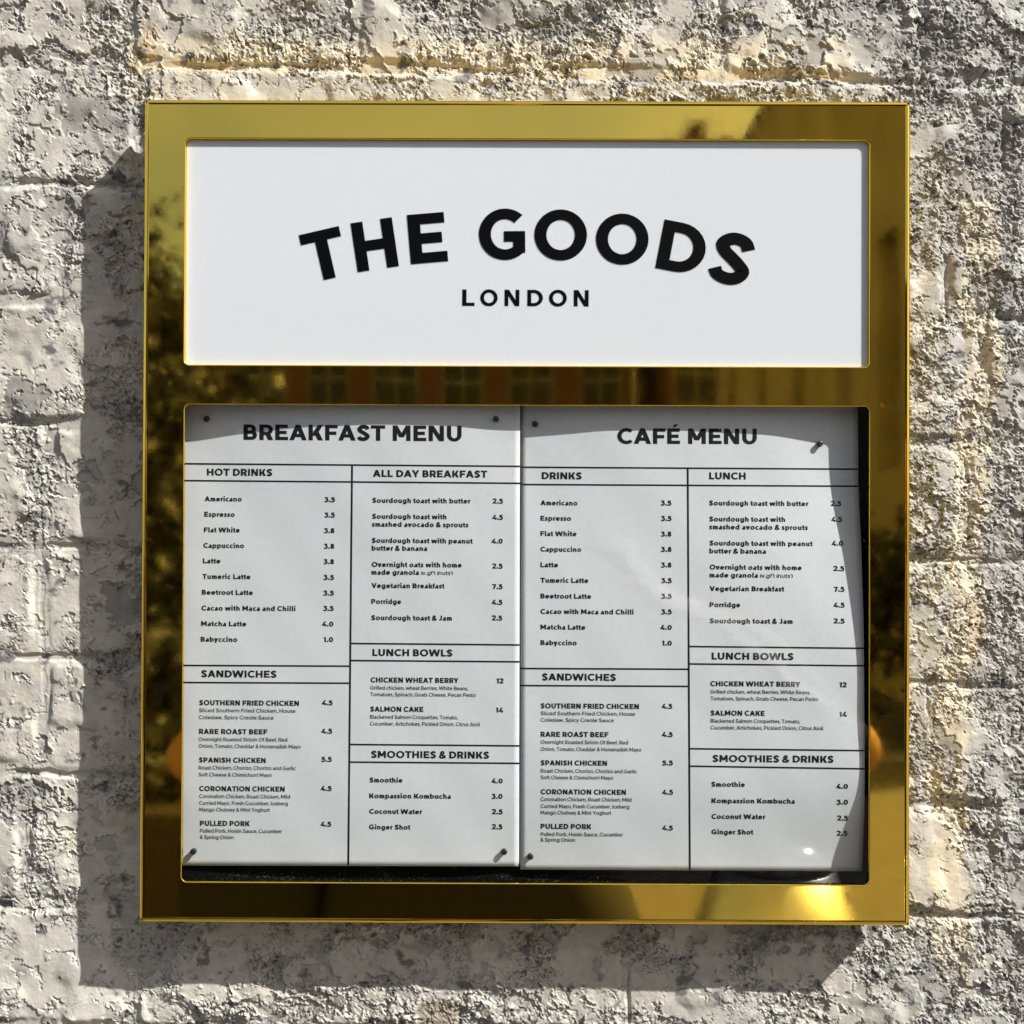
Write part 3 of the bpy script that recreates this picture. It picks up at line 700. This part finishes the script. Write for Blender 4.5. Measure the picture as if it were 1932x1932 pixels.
def sheet_thing(sh, label, nu=56, nv=84, lift=0):
    o = empty('menu_sheet', tuple(sh.pt((sh.left[1][0] + sh.right[1][0]) / 2, 1640))); tag(o, label, 'menu', 'menu sheets pinned inside the case')
    V, Fc = [], []
    for side in (0, -.8):
        for j in range(nv + 1):
            for i in range(nu + 1):
                tv = j / nv; vv = 756 + (1640 - 756) * tv
                l = np.interp(vv, *sh.left); r = np.interp(vv, *sh.right); uu = l + (r - l) * i / nu
                vb = np.interp(uu, *sh.bot); vv = 756 + (vb - 756) * tv
                V.append(sh.pt(uu, vv, side))
    n0 = (nu + 1) * (nv + 1)
    for j in range(nv):
        for i in range(nu):
            a = j * (nu + 1) + i; q = (a, a + nu + 1, a + nu + 2, a + 1); Fc.append(q); Fc.append(tuple(x + n0 for x in q[::-1]))
    rim = [i for i in range(nu + 1)] + [j * (nu + 1) + nu for j in range(1, nv + 1)] + [nv * (nu + 1) + i for i in range(nu - 1, -1, -1)] + [j * (nu + 1) for j in range(nv - 1, 0, -1)]
    for k in range(len(rim)):
        a, b = rim[k], rim[(k + 1) % len(rim)]; Fc.append((a, b, b + n0, a + n0))
    mesh_obj('paper', V, Fc, M_paper, o, True); return o
sheet1 = sheet_thing(SH1, 'white sheet headed BREAKFAST MENU, the left one behind the clear pane')
sheet2 = sheet_thing(SH2, 'white sheet headed CAFÉ MENU, the right one behind the clear pane')

def print_text(sh, par, name, text, x0, x1, yb, cap, wt, mat=None, dy=None):
    """x0,x1: photograph px of the line; yb: baseline at x0; dy: fall over the line"""
    G, wid = layout(text, wt); sx = (x1 - x0) / wid; slope = .0075 if dy is None else dy / (x1 - x0)
    V, Fc = [], []; e = .35
    for g in G:
        for i, p in enumerate(g):
            b = len(V)
            for (px, py) in p:
                u = x0 + px * sx; v = yb + (u - x0) * slope - py * cap
                V.append(sh.pt(u, v, e + (i % 9) * .006))
            Fc.append(tuple(range(b, b + len(p))))
    # face the viewer
    o = mesh_obj(name, V, Fc, mat or M_ink, par)
    return o
def rule(sh, par, xa, ya, xb, yb, w=3.1):
    n = 24; V, Fc = [], []; L = math.hypot(xb - xa, yb - ya); nx, ny = -(yb - ya) / L * w / 2, (xb - xa) / L * w / 2
    for i in range(n + 1):
        u = xa + (xb - xa) * i / n; v = ya + (yb - ya) * i / n
        V.append(sh.pt(u + nx, v + ny, .3)); V.append(sh.pt(u - nx, v - ny, .3))
    for i in range(n): Fc.append((2 * i, 2 * i + 1, 2 * i + 3, 2 * i + 2))
    mesh_obj('rule_line', V, Fc, M_ink, par)
def crop(ox, oy):
    return lambda x, y: ((ox + x / 2.8) * k_, (oy + y / 2.8) * k_)
K = k_ / 2.8
WB, WH, WL = .255, .245, .17
def do_lines(sh, par, f, rows, cap, wt, name, mat=None):
    for (tx, a, b, y) in rows:
        x0, yy = f(a, y); x1, _ = f(b, y); print_text(sh, par, name, tx, x0, x1, yy, cap, wt, mat)
f3, f4, f5, f6 = crop(320, 760), crop(970, 760), crop(320, 1230), crop(970, 1230)
IT = ['Americano', 'Espresso', 'Flat White', 'Cappuccino', 'Latte', 'Tumeric Latte', 'Beetroot Latte', 'Cacao with Maca and Chilli', 'Matcha Latte', 'Babyccino']
PR = ['3.5', '3.5', '3.8', '3.8', '3.8', '3.5', '3.5', '3.5', '4.0', '1.0']
BR = ['Sourdough toast with butter', 'Sourdough toast with', 'smashed avocado & sprouts', 'Sourdough toast with peanut', 'butter & banana', 'Overnight oats with home', 'made granola', 'Vegetarian Breakfast', 'Porridge', 'Sourdough toast & Jam']
BP = ['2.5', '4.5', '4.0', '2.5', '7.5', '4.5', '2.5']
SW = ['SOUTHERN FRIED CHICKEN', 'RARE ROAST BEEF', 'SPANISH CHICKEN', 'CORONATION CHICKEN', 'PULLED PORK']
SL = ['Sliced Southern Fried Chicken, House', 'Coleslaw, Spicy Creole Sauce', 'Overnight Roasted Sirloin Of Beef, Red', 'Onion, Tomato, Cheddar & Horseradish Mayo', 'Roast Chicken, Chorizo, Chorizo and Garlic',
      'Soft Cheese & Chimichurri Mayo', 'Coronation Chicken, Roast Chicken, Mild', 'Curried Mayo, Fresh Cucumber, Iceberg', 'Mango Chutney & Mint Yoghurt', 'Pulled Pork, Hoisin Sauce, Cucumber', '& Spring Onion']
SP = ['4.5', '4.5', '5.5', '4.5', '4.5']
LB = ['CHICKEN WHEAT BERRY', 'SALMON CAKE']
LL = ['Grilled chicken, wheat Berries, White Beans,', 'Tomatoes, Spinach, Goats Cheese, Pecan Pesto', 'Blackened Salmon Croquettes, Tomato,', 'Cucumber, Artichokes, Pickled Onion, Citrus Aioli']
SM = ['Smoothie', 'Kompassion Kombucha', 'Coconut Water', 'Ginger Shot']; SMP = ['4.0', '3.0', '2.5', '2.5']
def Z(names, co): return [(n, *c) for n, c in zip(names, co)]
# --- left sheet
x0, y0 = f3(400, 212); x1, _ = f3(1560, 220); print_text(SH1, sheet1, 'title', 'BREAKFAST MENU', x0, x1, y0, 82 * K, .238, dy=8 * K)
do_lines(SH1, sheet1, f3, [('HOT DRINKS', 205, 553, 402), ('ALL DAY BREAKFAST', 1088, 1697, 409), ('LUNCH BOWLS', 1086, 1512, 1362)], 37 * K, WH, 'section_heading')
do_lines(SH1, sheet1, f5, [('SANDWICHES', 174, 576, 159), ('SMOOTHIES & DRINKS', 1078, 1707, 588)], 37 * K, WH, 'section_heading')
do_lines(SH1, sheet1, f3, Z(IT, [(193, 390, 539), (191, 353, 621), (189, 380, 704), (186, 403, 787), (184, 277, 869), (181, 437, 952), (178, 450, 1036), (176, 676, 1120), (174, 415, 1203), (172, 367, 1286)]), 26 * K, WB, 'menu_item')
do_lines(SH1, sheet1, f3, Z(PR, [(831, 886, 543), (831, 885, 625), (829, 884, 708), (828, 883, 791), (827, 882, 873), (826, 881, 957), (825, 880, 1040), (825, 879, 1122), (817, 878, 1205), (826, 877, 1288)]), 26 * K, WB, 'price')
do_lines(SH1, sheet1, f3, Z(BR, [(1085, 1608, 547), (1084, 1480, 632), (1083, 1597, 674), (1082, 1619, 760), (1082, 1377, 801), (1082, 1561, 888), (1081, 1333, 929), (1081, 1469, 1000), (1080, 1239, 1085), (1079, 1509, 1171)]), 26 * K, WB, 'menu_item')
do_lines(SH1, sheet1, f3, [('(v.gf*) (nuts*)', 1346, 1514, 930)], 21 * K, WL, 'dietary_note', M_ink2)
do_lines(SH1, sheet1, f3, Z(BP, [(1726, 1780, 551), (1723, 1780, 637), (1719, 1779, 764), (1724, 1778, 897), (1723, 1778, 1006), (1720, 1777, 1089), (1722, 1776, 1173)]), 26 * K, WB, 'price')
do_lines(SH1, sheet1, f5, Z(SW, [(164, 695, 308), (163, 527, 461), (162, 518, 613), (164, 619, 765), (168, 433, 950)]), 27 * K, WB, 'menu_item')
do_lines(SH1, sheet1, f5, Z(SL, [(163, 676, 345), (162, 560, 382), (161, 633, 499), (161, 704, 535), (161, 678, 650), (161, 551, 687), (164, 648, 802), (164, 636, 838), (165, 540, 873), (168, 604, 986), (168, 347, 1020)]), 20 * K, WL, 'description', M_ink2)
do_lines(SH1, sheet1, f5, Z(SP, [(816, 873, 308), (813, 871, 459), (814, 869, 609), (810, 868, 764), (809, 866, 954)]), 26 * K, WB, 'price')
do_lines(SH1, sheet1, f5, Z(LB, [(1076, 1544, 187), (1074, 1357, 342)]), 27 * K, WB, 'menu_item')
do_lines(SH1, sheet1, f5, Z(LL, [(1074, 1595, 225), (1075, 1635, 260), (1073, 1540, 380), (1072, 1657, 416)]), 20 * K, WL, 'description', M_ink2)
do_lines(SH1, sheet1, f5, Z(['12', '14'], [(1746, 1783, 192), (1743, 1782, 347)]), 26 * K, WB, 'price')
do_lines(SH1, sheet1, f5, Z(SM, [(1070, 1246, 719), (1069, 1503, 803), (1069, 1350, 886), (1068, 1287, 969)]), 26 * K, WB, 'menu_item')
do_lines(SH1, sheet1, f5, Z(SMP, [(1719, 1779, 724), (1721, 1778, 806), (1722, 1778, 888), (1722, 1777, 968)]), 26 * K, WB, 'price')
for q in ((338, 874.8, 981, 879.8), (338, 906.6, 981, 911.8), (337, 1255.4, 658.5, 1256.8), (337, 1287.6, 658.5, 1289), (661, 1214, 980, 1216.8), (661, 1246.2, 980, 1248.6), (659, 1404.6, 979.5, 1407.2), (659, 1437.8, 979.5, 1440.2)): rule(SH1, sheet1, *q)
rule(SH1, sheet1, 664.3, 878, 657.2, 1632.5, 3.6)
# --- right sheet
x0, y0 = f4(569, 233); x1, _ = f4(1311, 234); print_text(SH2, sheet2, 'title', 'CAFÉ MENU', x0, x1, y0, 82 * K, .238, dy=2 * K)
do_lines(SH2, sheet2, f4, [('DRINKS', 167, 380, 421), ('LUNCH', 1058, 1252, 422), ('LUNCH BOWLS', 1071, 1507, 1381)], 37 * K, WH, 'section_heading')
do_lines(SH2, sheet2, f6, [('SANDWICHES', 168, 562, 176), ('SMOOTHIES & DRINKS', 1075, 1720, 610)], 37 * K, WH, 'section_heading')
do_lines(SH2, sheet2, f4, Z(IT, [(160, 357, 560), (160, 323, 642), (160, 352, 724), (160, 377, 807), (160, 254, 890), (160, 415, 972), (160, 430, 1056), (160, 655, 1138), (160, 399, 1221), (160, 353, 1304)]), 26 * K, WB, 'menu_item')
do_lines(SH2, sheet2, f4, Z(PR, [(801, 856, 561), (802, 857, 643), (802, 857, 726), (802, 858, 808), (802, 858, 891), (803, 858, 974), (803, 858, 1057), (803, 858, 1140), (797, 859, 1223), (807, 859, 1307)]), 26 * K, WB, 'price')
do_lines(SH2, sheet2, f4, Z(BR, [(1057, 1586, 561), (1058, 1462, 646), (1058, 1583, 688), (1059, 1608, 774), (1059, 1360, 816), (1060, 1550, 902), (1060, 1317, 944), (1060, 1457, 1016), (1060, 1223, 1102), (1060, 1502, 1188)]), 26 * K, WB, 'menu_item')
do_lines(SH2, sheet2, f4, [('(v.gf*) (nuts*)', 1329, 1503, 945)], 21 * K, WL, 'dietary_note', M_ink2)
do_lines(SH2, sheet2, f4, Z(BP, [(1705, 1759, 564), (1707, 1764, 648), (1709, 1771, 776), (1719, 1776, 910), (1721, 1777, 1020), (1718, 1778, 1104), (1720, 1778, 1189)]), 26 * K, WB, 'price')
do_lines(SH2, sheet2, f6, Z(SW, [(161, 684, 325), (161, 522, 476), (161, 514, 628), (161, 615, 782), (161, 431, 966)]), 27 * K, WB, 'menu_item')
do_lines(SH2, sheet2, f6, Z(SL, [(161, 664, 361), (161, 551, 396), (161, 626, 514), (161, 697, 551), (161, 674, 667), (161, 547, 702), (161, 644, 818), (161, 633, 855), (161, 537, 889), (161, 600, 1004), (161, 343, 1034)]), 20 * K, WL, 'description', M_ink2)
do_lines(SH2, sheet2, f6, Z(SP, [(804, 861, 327), (805, 863, 477), (808, 864, 628), (807, 865, 784), (807, 864, 974)]), 26 * K, WB, 'price')
do_lines(SH2, sheet2, f6, Z(LB, [(1064, 1543, 207), (1065, 1353, 363)]), 27 * K, WB, 'menu_item')
do_lines(SH2, sheet2, f6, Z(LL, [(1064, 1596, 246), (1065, 1638, 282), (1065, 1542, 401), (1065, 1664, 437)]), 20 * K, WL, 'description', M_ink2)
do_lines(SH2, sheet2, f6, Z(['12', '14'], [(1751, 1789, 213), (1750, 1790, 370)]), 26 * K, WB, 'price')
do_lines(SH2, sheet2, f6, Z(SM, [(1069, 1248, 742), (1070, 1513, 829), (1070, 1357, 913), (1070, 1292, 995)]), 26 * K, WB, 'menu_item')
do_lines(SH2, sheet2, f6, Z(SMP, [(1733, 1797, 753), (1736, 1797, 837), (1740, 1796, 922), (1737, 1793, 1003)]), 26 * K, WB, 'price')
for q in ((982.6, 881.4, 1618.8, 885.2), (982.6, 914, 1619.3, 917.4), (982, 1261.2, 1298.5, 1262.6), (982, 1293.4, 1298.5, 1295), (1301, 1219.7, 1630, 1223.2), (1301, 1252.6, 1630.3, 1256.2), (1302, 1412.6, 1631, 1416.2), (1302, 1445.5, 1631, 1450.6)): rule(SH2, sheet2, *q)
rule(SH2, sheet2, 1297.6, 883, 1301.6, 1641.5, 3.6)

# ------------------------------------------------------------------ pins
def pin(sh, u, v, label, prot=9, tilt=(0, 0)):
    h = HF - sh.depth(u, v); a, b = img(u, v, h + prot); base = PT(a, b, h); o = empty('push_pin', tuple(base)); o.rotation_euler = (tilt[0], 0, tilt[1])
    tag(o, label, 'pin', 'dark steel pins holding the menu sheets')
    def lathe(prof, seg=20):
        V, Fc = [], []
        for (r, y) in prof:
            for i in range(seg):
                an = 2 * math.pi * i / seg; V.append((r * S * math.cos(an), -y * S, r * S * math.sin(an)))
        for j in range(len(prof) - 1):
            for i in range(seg): Fc.append((j * seg + i, j * seg + (i + 1) % seg, (j + 1) * seg + (i + 1) % seg, (j + 1) * seg + i))
        Fc.append(tuple((len(prof) - 1) * seg + i for i in range(seg))); return V, Fc
    mesh_obj('shaft', *lathe([(4.9, -3), (4.9, prot - 3)]), M_pin, o, True, local=True)
    mesh_obj('head', *lathe([(5.2, prot - 3.2), (5.6, prot - 2.6), (5.7, prot - 1.2), (5.1, prot - .3), (3.2, prot), (1.2, prot)]), M_pin, o, True, local=True)
pin(SH1, 389, 790, 'grey pin at the upper left corner of the BREAKFAST MENU sheet', 6)
pin(SH1, 935.5, 790.5, 'grey pin at the upper right corner of the BREAKFAST MENU sheet', 6)
pin(SH1, 364, 1607.5, 'dark pin at the lower left corner of the BREAKFAST MENU sheet')
pin(SH1, 951, 1608, 'dark pin at the lower right corner of the BREAKFAST MENU sheet')
pin(SH2, 1009.5, 800, 'grey pin at the upper left corner of the CAFÉ MENU sheet', 6)
pin(SH2, 1547.5, 837.5, 'dark pin at the upper right of the CAFÉ MENU sheet, beside its title')
pin(SH2, 1000.5, 1617, 'dark pin at the lower left corner of the CAFÉ MENU sheet')

# ------------------------------------------------------------------ the street the gold face mirrors
bm = bmesh.new(); box_bm(bm, -30, 30, -6.3, 0.3, -.3, 0.0); tag(bm_obj('pavement', bm, M_pave), kind='structure')
bm = bmesh.new(); box_bm(bm, -30, 30, -6.45, -6.3, -.3, .002, .01); tag(bm_obj('kerb', bm, M_kerb), kind='structure')
bm = bmesh.new(); box_bm(bm, -30, 30, -60, -6.45, -.4, -.12); tag(bm_obj('road', bm, M_road), kind='structure')

def foliage(name, par, centre, rad, n, leaf, seed):
    r = np.random.default_rng(seed); V = []; Fc = []
    cl = r.normal(size=(max(6, n // 60), 3)); cl /= np.linalg.norm(cl, axis=1)[:, None]; cl *= r.uniform(.35, 1, (len(cl), 1)) ** .5
    for i in range(n):
        c = cl[r.integers(len(cl))] + r.normal(size=3) * .17; c = np.array(centre) + c * np.array(rad)
        a = r.normal(size=3); a /= np.linalg.norm(a); b = np.cross(a, r.normal(size=3)); b /= np.linalg.norm(b); l = leaf * r.uniform(.6, 1.3)
        k = len(V); V += [c - a * l, c + b * l * .45, c + a * l, c - b * l * .45]; Fc.append((k, k + 1, k + 2, k + 3))
    return mesh_obj(name, V, Fc, M_leaf, par)
def tree(x, y, hgt, rad, label, seed, n=8000):
    o = empty('street_tree', (x, y, 0)); tag(o, label, 'tree')
    bm = bmesh.new()
    def limb(p, q, r0, r1):
        d = Vector(q) - Vector(p); r = bmesh.ops.create_cone(bm, cap_ends=True, segments=9, radius1=r0, radius2=r1, depth=d.length)
        m = d.to_track_quat('Z', 'Y').to_matrix().to_4x4(); m.translation = (Vector(p) + Vector(q)) / 2; bmesh.ops.transform(bm, matrix=m, verts=r['verts'])
    limb((x, y, -.15), (x + .05, y, hgt * .55), .14, .09)
    rr = random.Random(seed)
    for i in range(7):
        a = i * .9; limb((x + .04, y, hgt * (.4 + .02 * i)), (x + math.cos(a) * rad * .6, y + math.sin(a) * rad * .6, hgt * rr.uniform(.6, .9)), .06, .02)
    bm_obj('trunk', bm, M_bark, o)
    foliage('crown', o, (x, y, hgt - rad * .95), (rad, rad, rad * 1.05), n, .085, seed)
tree(-3.9, -8.0, 3.8, 1.5, 'dense green street tree mirrored at the left edge of the gold face', 3)
tree(-4.3, -11.5, 3.6, 1.7, 'lower dark tree behind the first, mirrored in the gold face', 5, 4500)
hd = foliage('hedge', None, (4.2, -7.6, .85), (2.6, .45, .75), 5200, .07, 9); tag(hd, 'clipped dark hedge across the road, mirrored at the right', 'hedge')
hd = foliage('hedge', None, (-4.2, -7.4, .8), (2.4, .4, .7), 4200, .07, 10); tag(hd, 'clipped dark hedge across the road, mirrored at the left', 'hedge')

def facade(name, label, x0, x1, y, z1, mat, cols, rows, roof=None, cat='building'):
    """building whose front faces +y (towards the wall with the sign)"""
    o = empty(name, ((x0 + x1) / 2, y, -.12)); tag(o, label, cat)
    bm = bmesh.new(); ww, wh = 1.0, 1.5; xs = [x0 + (i + .5) * (x1 - x0) / cols for i in range(cols)]; zs = [1.0 + 2.9 * j for j in range(rows)]
    # wall front with openings: piers and bands butted edge to edge
    zc = -.12
    for j in range(rows + 1):
        zt = zs[j] if j < rows else z1
        box_bm(bm, x0, x1, y - .3, y, zc, zt)
        if j < rows:
            xe = x0
            for xx in xs: box_bm(bm, xe, xx - ww / 2, y - .3, y, zt, zt + wh); xe = xx + ww / 2
            box_bm(bm, xe, x1, y - .3, y, zt, zt + wh); zc = zt + wh
    box_bm(bm, x0, x1, y - 7, y - .302, -.12, z1)
    bm_obj('wall', bm, mat, o)
    for zt in zs:
        for xx in xs:
            bm = bmesh.new(); yy = y - .12
            for a in ((xx - ww / 2, xx - ww / 2 + .07, zt, zt + wh), (xx + ww / 2 - .07, xx + ww / 2, zt, zt + wh), (xx - ww / 2 + .07, xx + ww / 2 - .07, zt, zt + .08), (xx - ww / 2 + .07, xx + ww / 2 - .07, zt + wh - .07, zt + wh),
                      (xx - ww / 2 + .07, xx + ww / 2 - .07, zt + wh / 2 - .03, zt + wh / 2 + .03), (xx - .02, xx + .02, zt + .08, zt + wh / 2 - .03), (xx - .02, xx + .02, zt + wh / 2 + .03, zt + wh - .07)):
                box_bm(bm, a[0], a[1], yy - .06, yy, a[2], a[3])
            wf = bm_obj('window', bm, M_white, o)
            bm = bmesh.new(); box_bm(bm, xx - ww / 2 + .07, xx + ww / 2 - .07, yy - .05, yy - .04, zt + .08, zt + wh - .07); bm_obj('pane', bm, M_dkwin, wf)
    bm = bmesh.new(); box_bm(bm, x0 - .2, x1 + .2, y - 7.2, y + .2, z1 + .001, z1 + .25)
    rf = bm_obj('roof', bm, M_roof, o)
    if roof:
        for (cx0, cx1, ch) in roof:
            bm = bmesh.new(); box_bm(bm, cx0, cx1, y - 2.2, y - 1.0, z1 + .25, z1 + ch); bm_obj('chimney', bm, mat, rf)
    return o
facade('brick_terrace', 'red brick terrace with white sash windows mirrored in the gold strip above the menus', -9.5, 2.6, -24, 6.3, M_brick, 8, 2)
facade('brick_house', 'taller red brick house with a chimney mirrored at the top right of the gold face', 3.2, 6.9, -22.5, 9.1, M_brick, 3, 2, [(3.75, 4.1, 1.1), (4.4, 4.7, .8)])
# pale rendered building whose flank runs away down the right side of the street
o = empty('pale_rendered_hall', (5.5, -12.5, -.12)); tag(o, 'tall pale rendered hall with narrow dark windows mirrored down the right of the gold face', 'building')
bm = bmesh.new(); xw = 3.45; ys = [-17, -14.9, -12.9, -11.1, -9.65]; ye = -18.2
for yy in ys + [None]:
    y1 = (yy - .3) if yy is not None else -8.9
    box_bm(bm, xw, xw + .35, ye, y1, -.12, 7.2); ye = (yy + .3) if yy is not None else ye
for yy in ys: box_bm(bm, xw, xw + .35, yy - .3, yy + .3, -.12, 2.0); box_bm(bm, xw, xw + .35, yy - .3, yy + .3, 4.2, 7.2)
box_bm(bm, xw + .352, xw + 4.5, -18.2, -8.9, -.12, 7.2)
bm_obj('wall', bm, M_stucco, o)
for yy in ys:
    bm = bmesh.new(); box_bm(bm, xw + .2, xw + .24, yy - .3, yy + .3, 2.0, 4.2); bm_obj('window', bm, M_dkwin, o)
V = [(xw - .1, -18.4, 7.2), (xw + 4.7, -18.4, 7.2), (xw + 2.3, -18.4, 9.4), (xw - .1, -8.7, 7.2), (xw + 4.7, -8.7, 7.2), (xw + 2.3, -8.7, 9.4)]
mesh_obj('roof', V, [(0, 2, 1), (3, 4, 5), (0, 3, 5, 2), (1, 2, 5, 4), (0, 1, 4, 3)], M_roof, o)

# steel bin added and flared to throw the sun's glint into pane and gold
BX, BY = .87, -3.05
o = empty('glint_bin', (BX, BY, 0)); tag(o, 'polished steel round bin with domed lid, added to reflect a sun glint, seen only mirrored at the lower right', 'litter bin')
def lathe_at(name, prof, mat, par, x, y, seg=48):
    V, Fc = [], []
    for (r, z) in prof:
        for i in range(seg): an = 2 * math.pi * i / seg; V.append((x + r * math.cos(an), y + r * math.sin(an), z))
    for j in range(len(prof) - 1):
        for i in range(seg): Fc.append((j * seg + i, j * seg + (i + 1) % seg, (j + 1) * seg + (i + 1) % seg, (j + 1) * seg + i))
    return mesh_obj(name, V, Fc, mat, par, True)
lathe_at('body', [(.30, 0.001), (.31, .02), (.285, .09), (.195, .36), (.172, .365)], M_steel, o, BX, BY)
lathe_at('lid', [(.185, .366), (.187, .38), (.17, .42), (.12, .455), (.06, .472), (.004, .477)], M_lid, o, BX, BY)
# dark planter
o = empty('timber_planter', (-1.25, -3.3, 0)); tag(o, 'dark stained timber planter box, seen only mirrored at the lower left', 'planter')
bm = bmesh.new(); box_bm(bm, -1.75, -.98, -3.55, -3.05, .001, .52, .01); bm_obj('box', bm, M_wood, o)
foliage('shrub', o, (-1.4, -3.3, .66), (.3, .2, .18), 700, .04, 21)

# ------------------------------------------------------------------ the photographer, mirrored in the gold
per = empty('person', (-.12, -1.12, 0)); tag(per, 'person in dark clothes holding up a phone, elbows out, mirrored in the gold case', 'person')
def skin_body(name, joints, edges, mat, par, sub=2):
    me = bpy.data.meshes.new(name); off = par.location
    me.from_pydata([tuple(Vector(j[0]) - off) for j in joints], edges, []); ob = link(bpy.data.objects.new(name, me), par)
    md = ob.modifiers.new('skin', 'SKIN'); md.use_smooth_shade = True
    sv = me.skin_vertices[0].data if me.skin_vertices else None
    if sv is None:
        bm = bmesh.new(); bm.from_mesh(me); bm.verts.layers.skin.verify(); bm.to_mesh(me); bm.free(); sv = me.skin_vertices[0].data
    for i, j in enumerate(joints): sv[i].radius = j[1] if isinstance(j[1], tuple) else (j[1], j[1]); sv[i].use_root = (i == 0)
    ob.modifiers.new('sub', 'SUBSURF').levels = sub; ob.modifiers['sub'].render_levels = sub
    me.materials.append(mat); return ob
px, py = -.10, -1.16
J = [((px + .06, py, .95), (.34, .15)), ((px, py, 1.12), (.21, .13)), ((px, py - .01, 1.28), (.20, .11)), ((px, py, 1.36), (.10, .08)),
     ((px - .20, py, 1.32), .07), ((px + .20, py, 1.32), .07),
     ((px - .36, -.89, 1.165), .05), ((px + .575, -.91, 1.18), .048),
     ((px - .13, py, .78), .15), ((px + .24, py, .78), .16), ((px - .12, py + .01, .48), .065), ((px + .12, py + .01, .48), .065), ((px - .13, py - .02, .08), .045), ((px + .13, py - .02, .08), .045)]
E_ = [(0, 1), (1, 2), (2, 3), (2, 4), (2, 5), (4, 6), (5, 7), (0, 8), (0, 9), (8, 10), (9, 11), (10, 12), (11, 13)]
skin_body('body', J, E_, M_coat, per)
for sgn in (-1, 1):
    ex = px - .37 if sgn < 0 else px + .595; ey = -.88; ez = 1.15 if sgn < 0 else 1.158
    skin_body('forearm', [((ex, ey, ez), .040), ((ex * .62 + .02, -.86, 1.33), .042), ((sgn * .105, -.775, 1.42), .028), ((sgn * .085, -.755, 1.455), (.035, .02))], [(0, 1), (1, 2), (2, 3)], M_skin, per)
    for fi in range(4):
        z = 1.452 + fi * .019
        skin_body('finger', [((sgn * .088, -.755, z), .009), ((sgn * .082, -.722, z + .006), .0085), ((sgn * .066, -.710, z + .008), .008), ((sgn * .050, -.712, z + .008), .007)], [(0, 1), (1, 2), (2, 3)], M_skin, per, 1)
    skin_body('thumb', [((sgn * .085, -.757, 1.445), .011), ((sgn * .065, -.748, 1.462), .010), ((sgn * .045, -.742, 1.475), .009)], [(0, 1), (1, 2)], M_skin, per, 1)
    bm = bmesh.new(); box_bm(bm, px + sgn * .13 - .05, px + sgn * .13 + .05, py - .08, py + .2, .001, .09, .03); bm_obj('shoe', bm, M_wood, per)
bm = bmesh.new(); r = bmesh.ops.create_uvsphere(bm, u_segments=28, v_segments=20, radius=.1)
for v in bm.verts:
    x, y, z = v.co; k = 1 - .22 * max(0, -z / .1) ; v.co = Vector((x * .78 * k, y * .95 * (k * .6 + .4), z * 1.2))
    nx, nz = v.co.x, v.co.z
    if v.co.y > .05: v.co.y += .022 * math.exp(-(nx / .014) ** 2 - ((nz + .008) / .026) ** 2) - .008 * (math.exp(-((abs(nx) - .032) / .014) ** 2 - ((nz - .02) / .012) ** 2)) + .005 * math.exp(-(nx / .025) ** 2 - ((nz + .045) / .008) ** 2)
bmesh.ops.translate(bm, verts=bm.verts, vec=(px + .06, -1.08, 1.535)); bm_obj('head', bm, M_skin, per, True)
skin_body('neck', [((px, py, 1.34), .058), ((px + .04, -1.10, 1.46), .052)], [(0, 1)], M_skin, per)
for sgn in (-1, 1):
    bm = bmesh.new(); r = bmesh.ops.create_uvsphere(bm, u_segments=10, v_segments=8, radius=.012); bmesh.ops.translate(bm, verts=bm.verts, vec=(px + .06 + sgn * .031, -1.08 + .078, 1.557)); bm_obj('eye', bm, M_phone, per, True)
    bm = bmesh.new(); r = bmesh.ops.create_uvsphere(bm, u_segments=12, v_segments=8, radius=.03); bmesh.ops.scale(bm, verts=bm.verts, vec=(.3, .6, 1)); bmesh.ops.translate(bm, verts=bm.verts, vec=(px + .06 + sgn * .08, -1.085, 1.54)); bm_obj('ear', bm, M_skin, per, True)
bm = bmesh.new(); bmesh.ops.create_uvsphere(bm, u_segments=24, v_segments=16, radius=.112); bmesh.ops.scale(bm, verts=bm.verts, vec=(.82, .95, 1.12))
bmesh.ops.delete(bm, geom=[v for v in bm.verts if v.co.y > .03 and v.co.z < .07 or v.co.z < -.06], context='VERTS'); bmesh.ops.translate(bm, verts=bm.verts, vec=(px + .06, -1.092, 1.547)); bm_obj('hair', bm, M_hair, per, True)
bm = bmesh.new(); box_bm(bm, -.078, .078, -.735, -.727, CZ - .055, CZ + .02, .003); tag(bm_obj('phone', bm, M_phone), 'black phone held level by the mirrored person', 'phone')
o = empty('shoulder_bag', (px - .30, -1.15, .7)); tag(o, 'black shoulder bag hanging at the mirrored person\'s left side in the picture', 'bag')
bm = bmesh.new(); box_bm(bm, px - .43, px - .20, -1.24, -1.06, .62, 1.02, .03); bm_obj('bag_body', bm, M_coat, o, True)
skin_body('strap', [((px - .26, -1.15, 1.0), .012), ((px - .20, -1.12, 1.35), .012), ((px - .17, -1.15, 1.47), .012), ((px - .16, -1.22, 1.36), .012), ((px - .24, -1.2, 1.0), .012)], [(0, 1), (1, 2), (2, 3), (3, 4)], M_coat, o, 1)
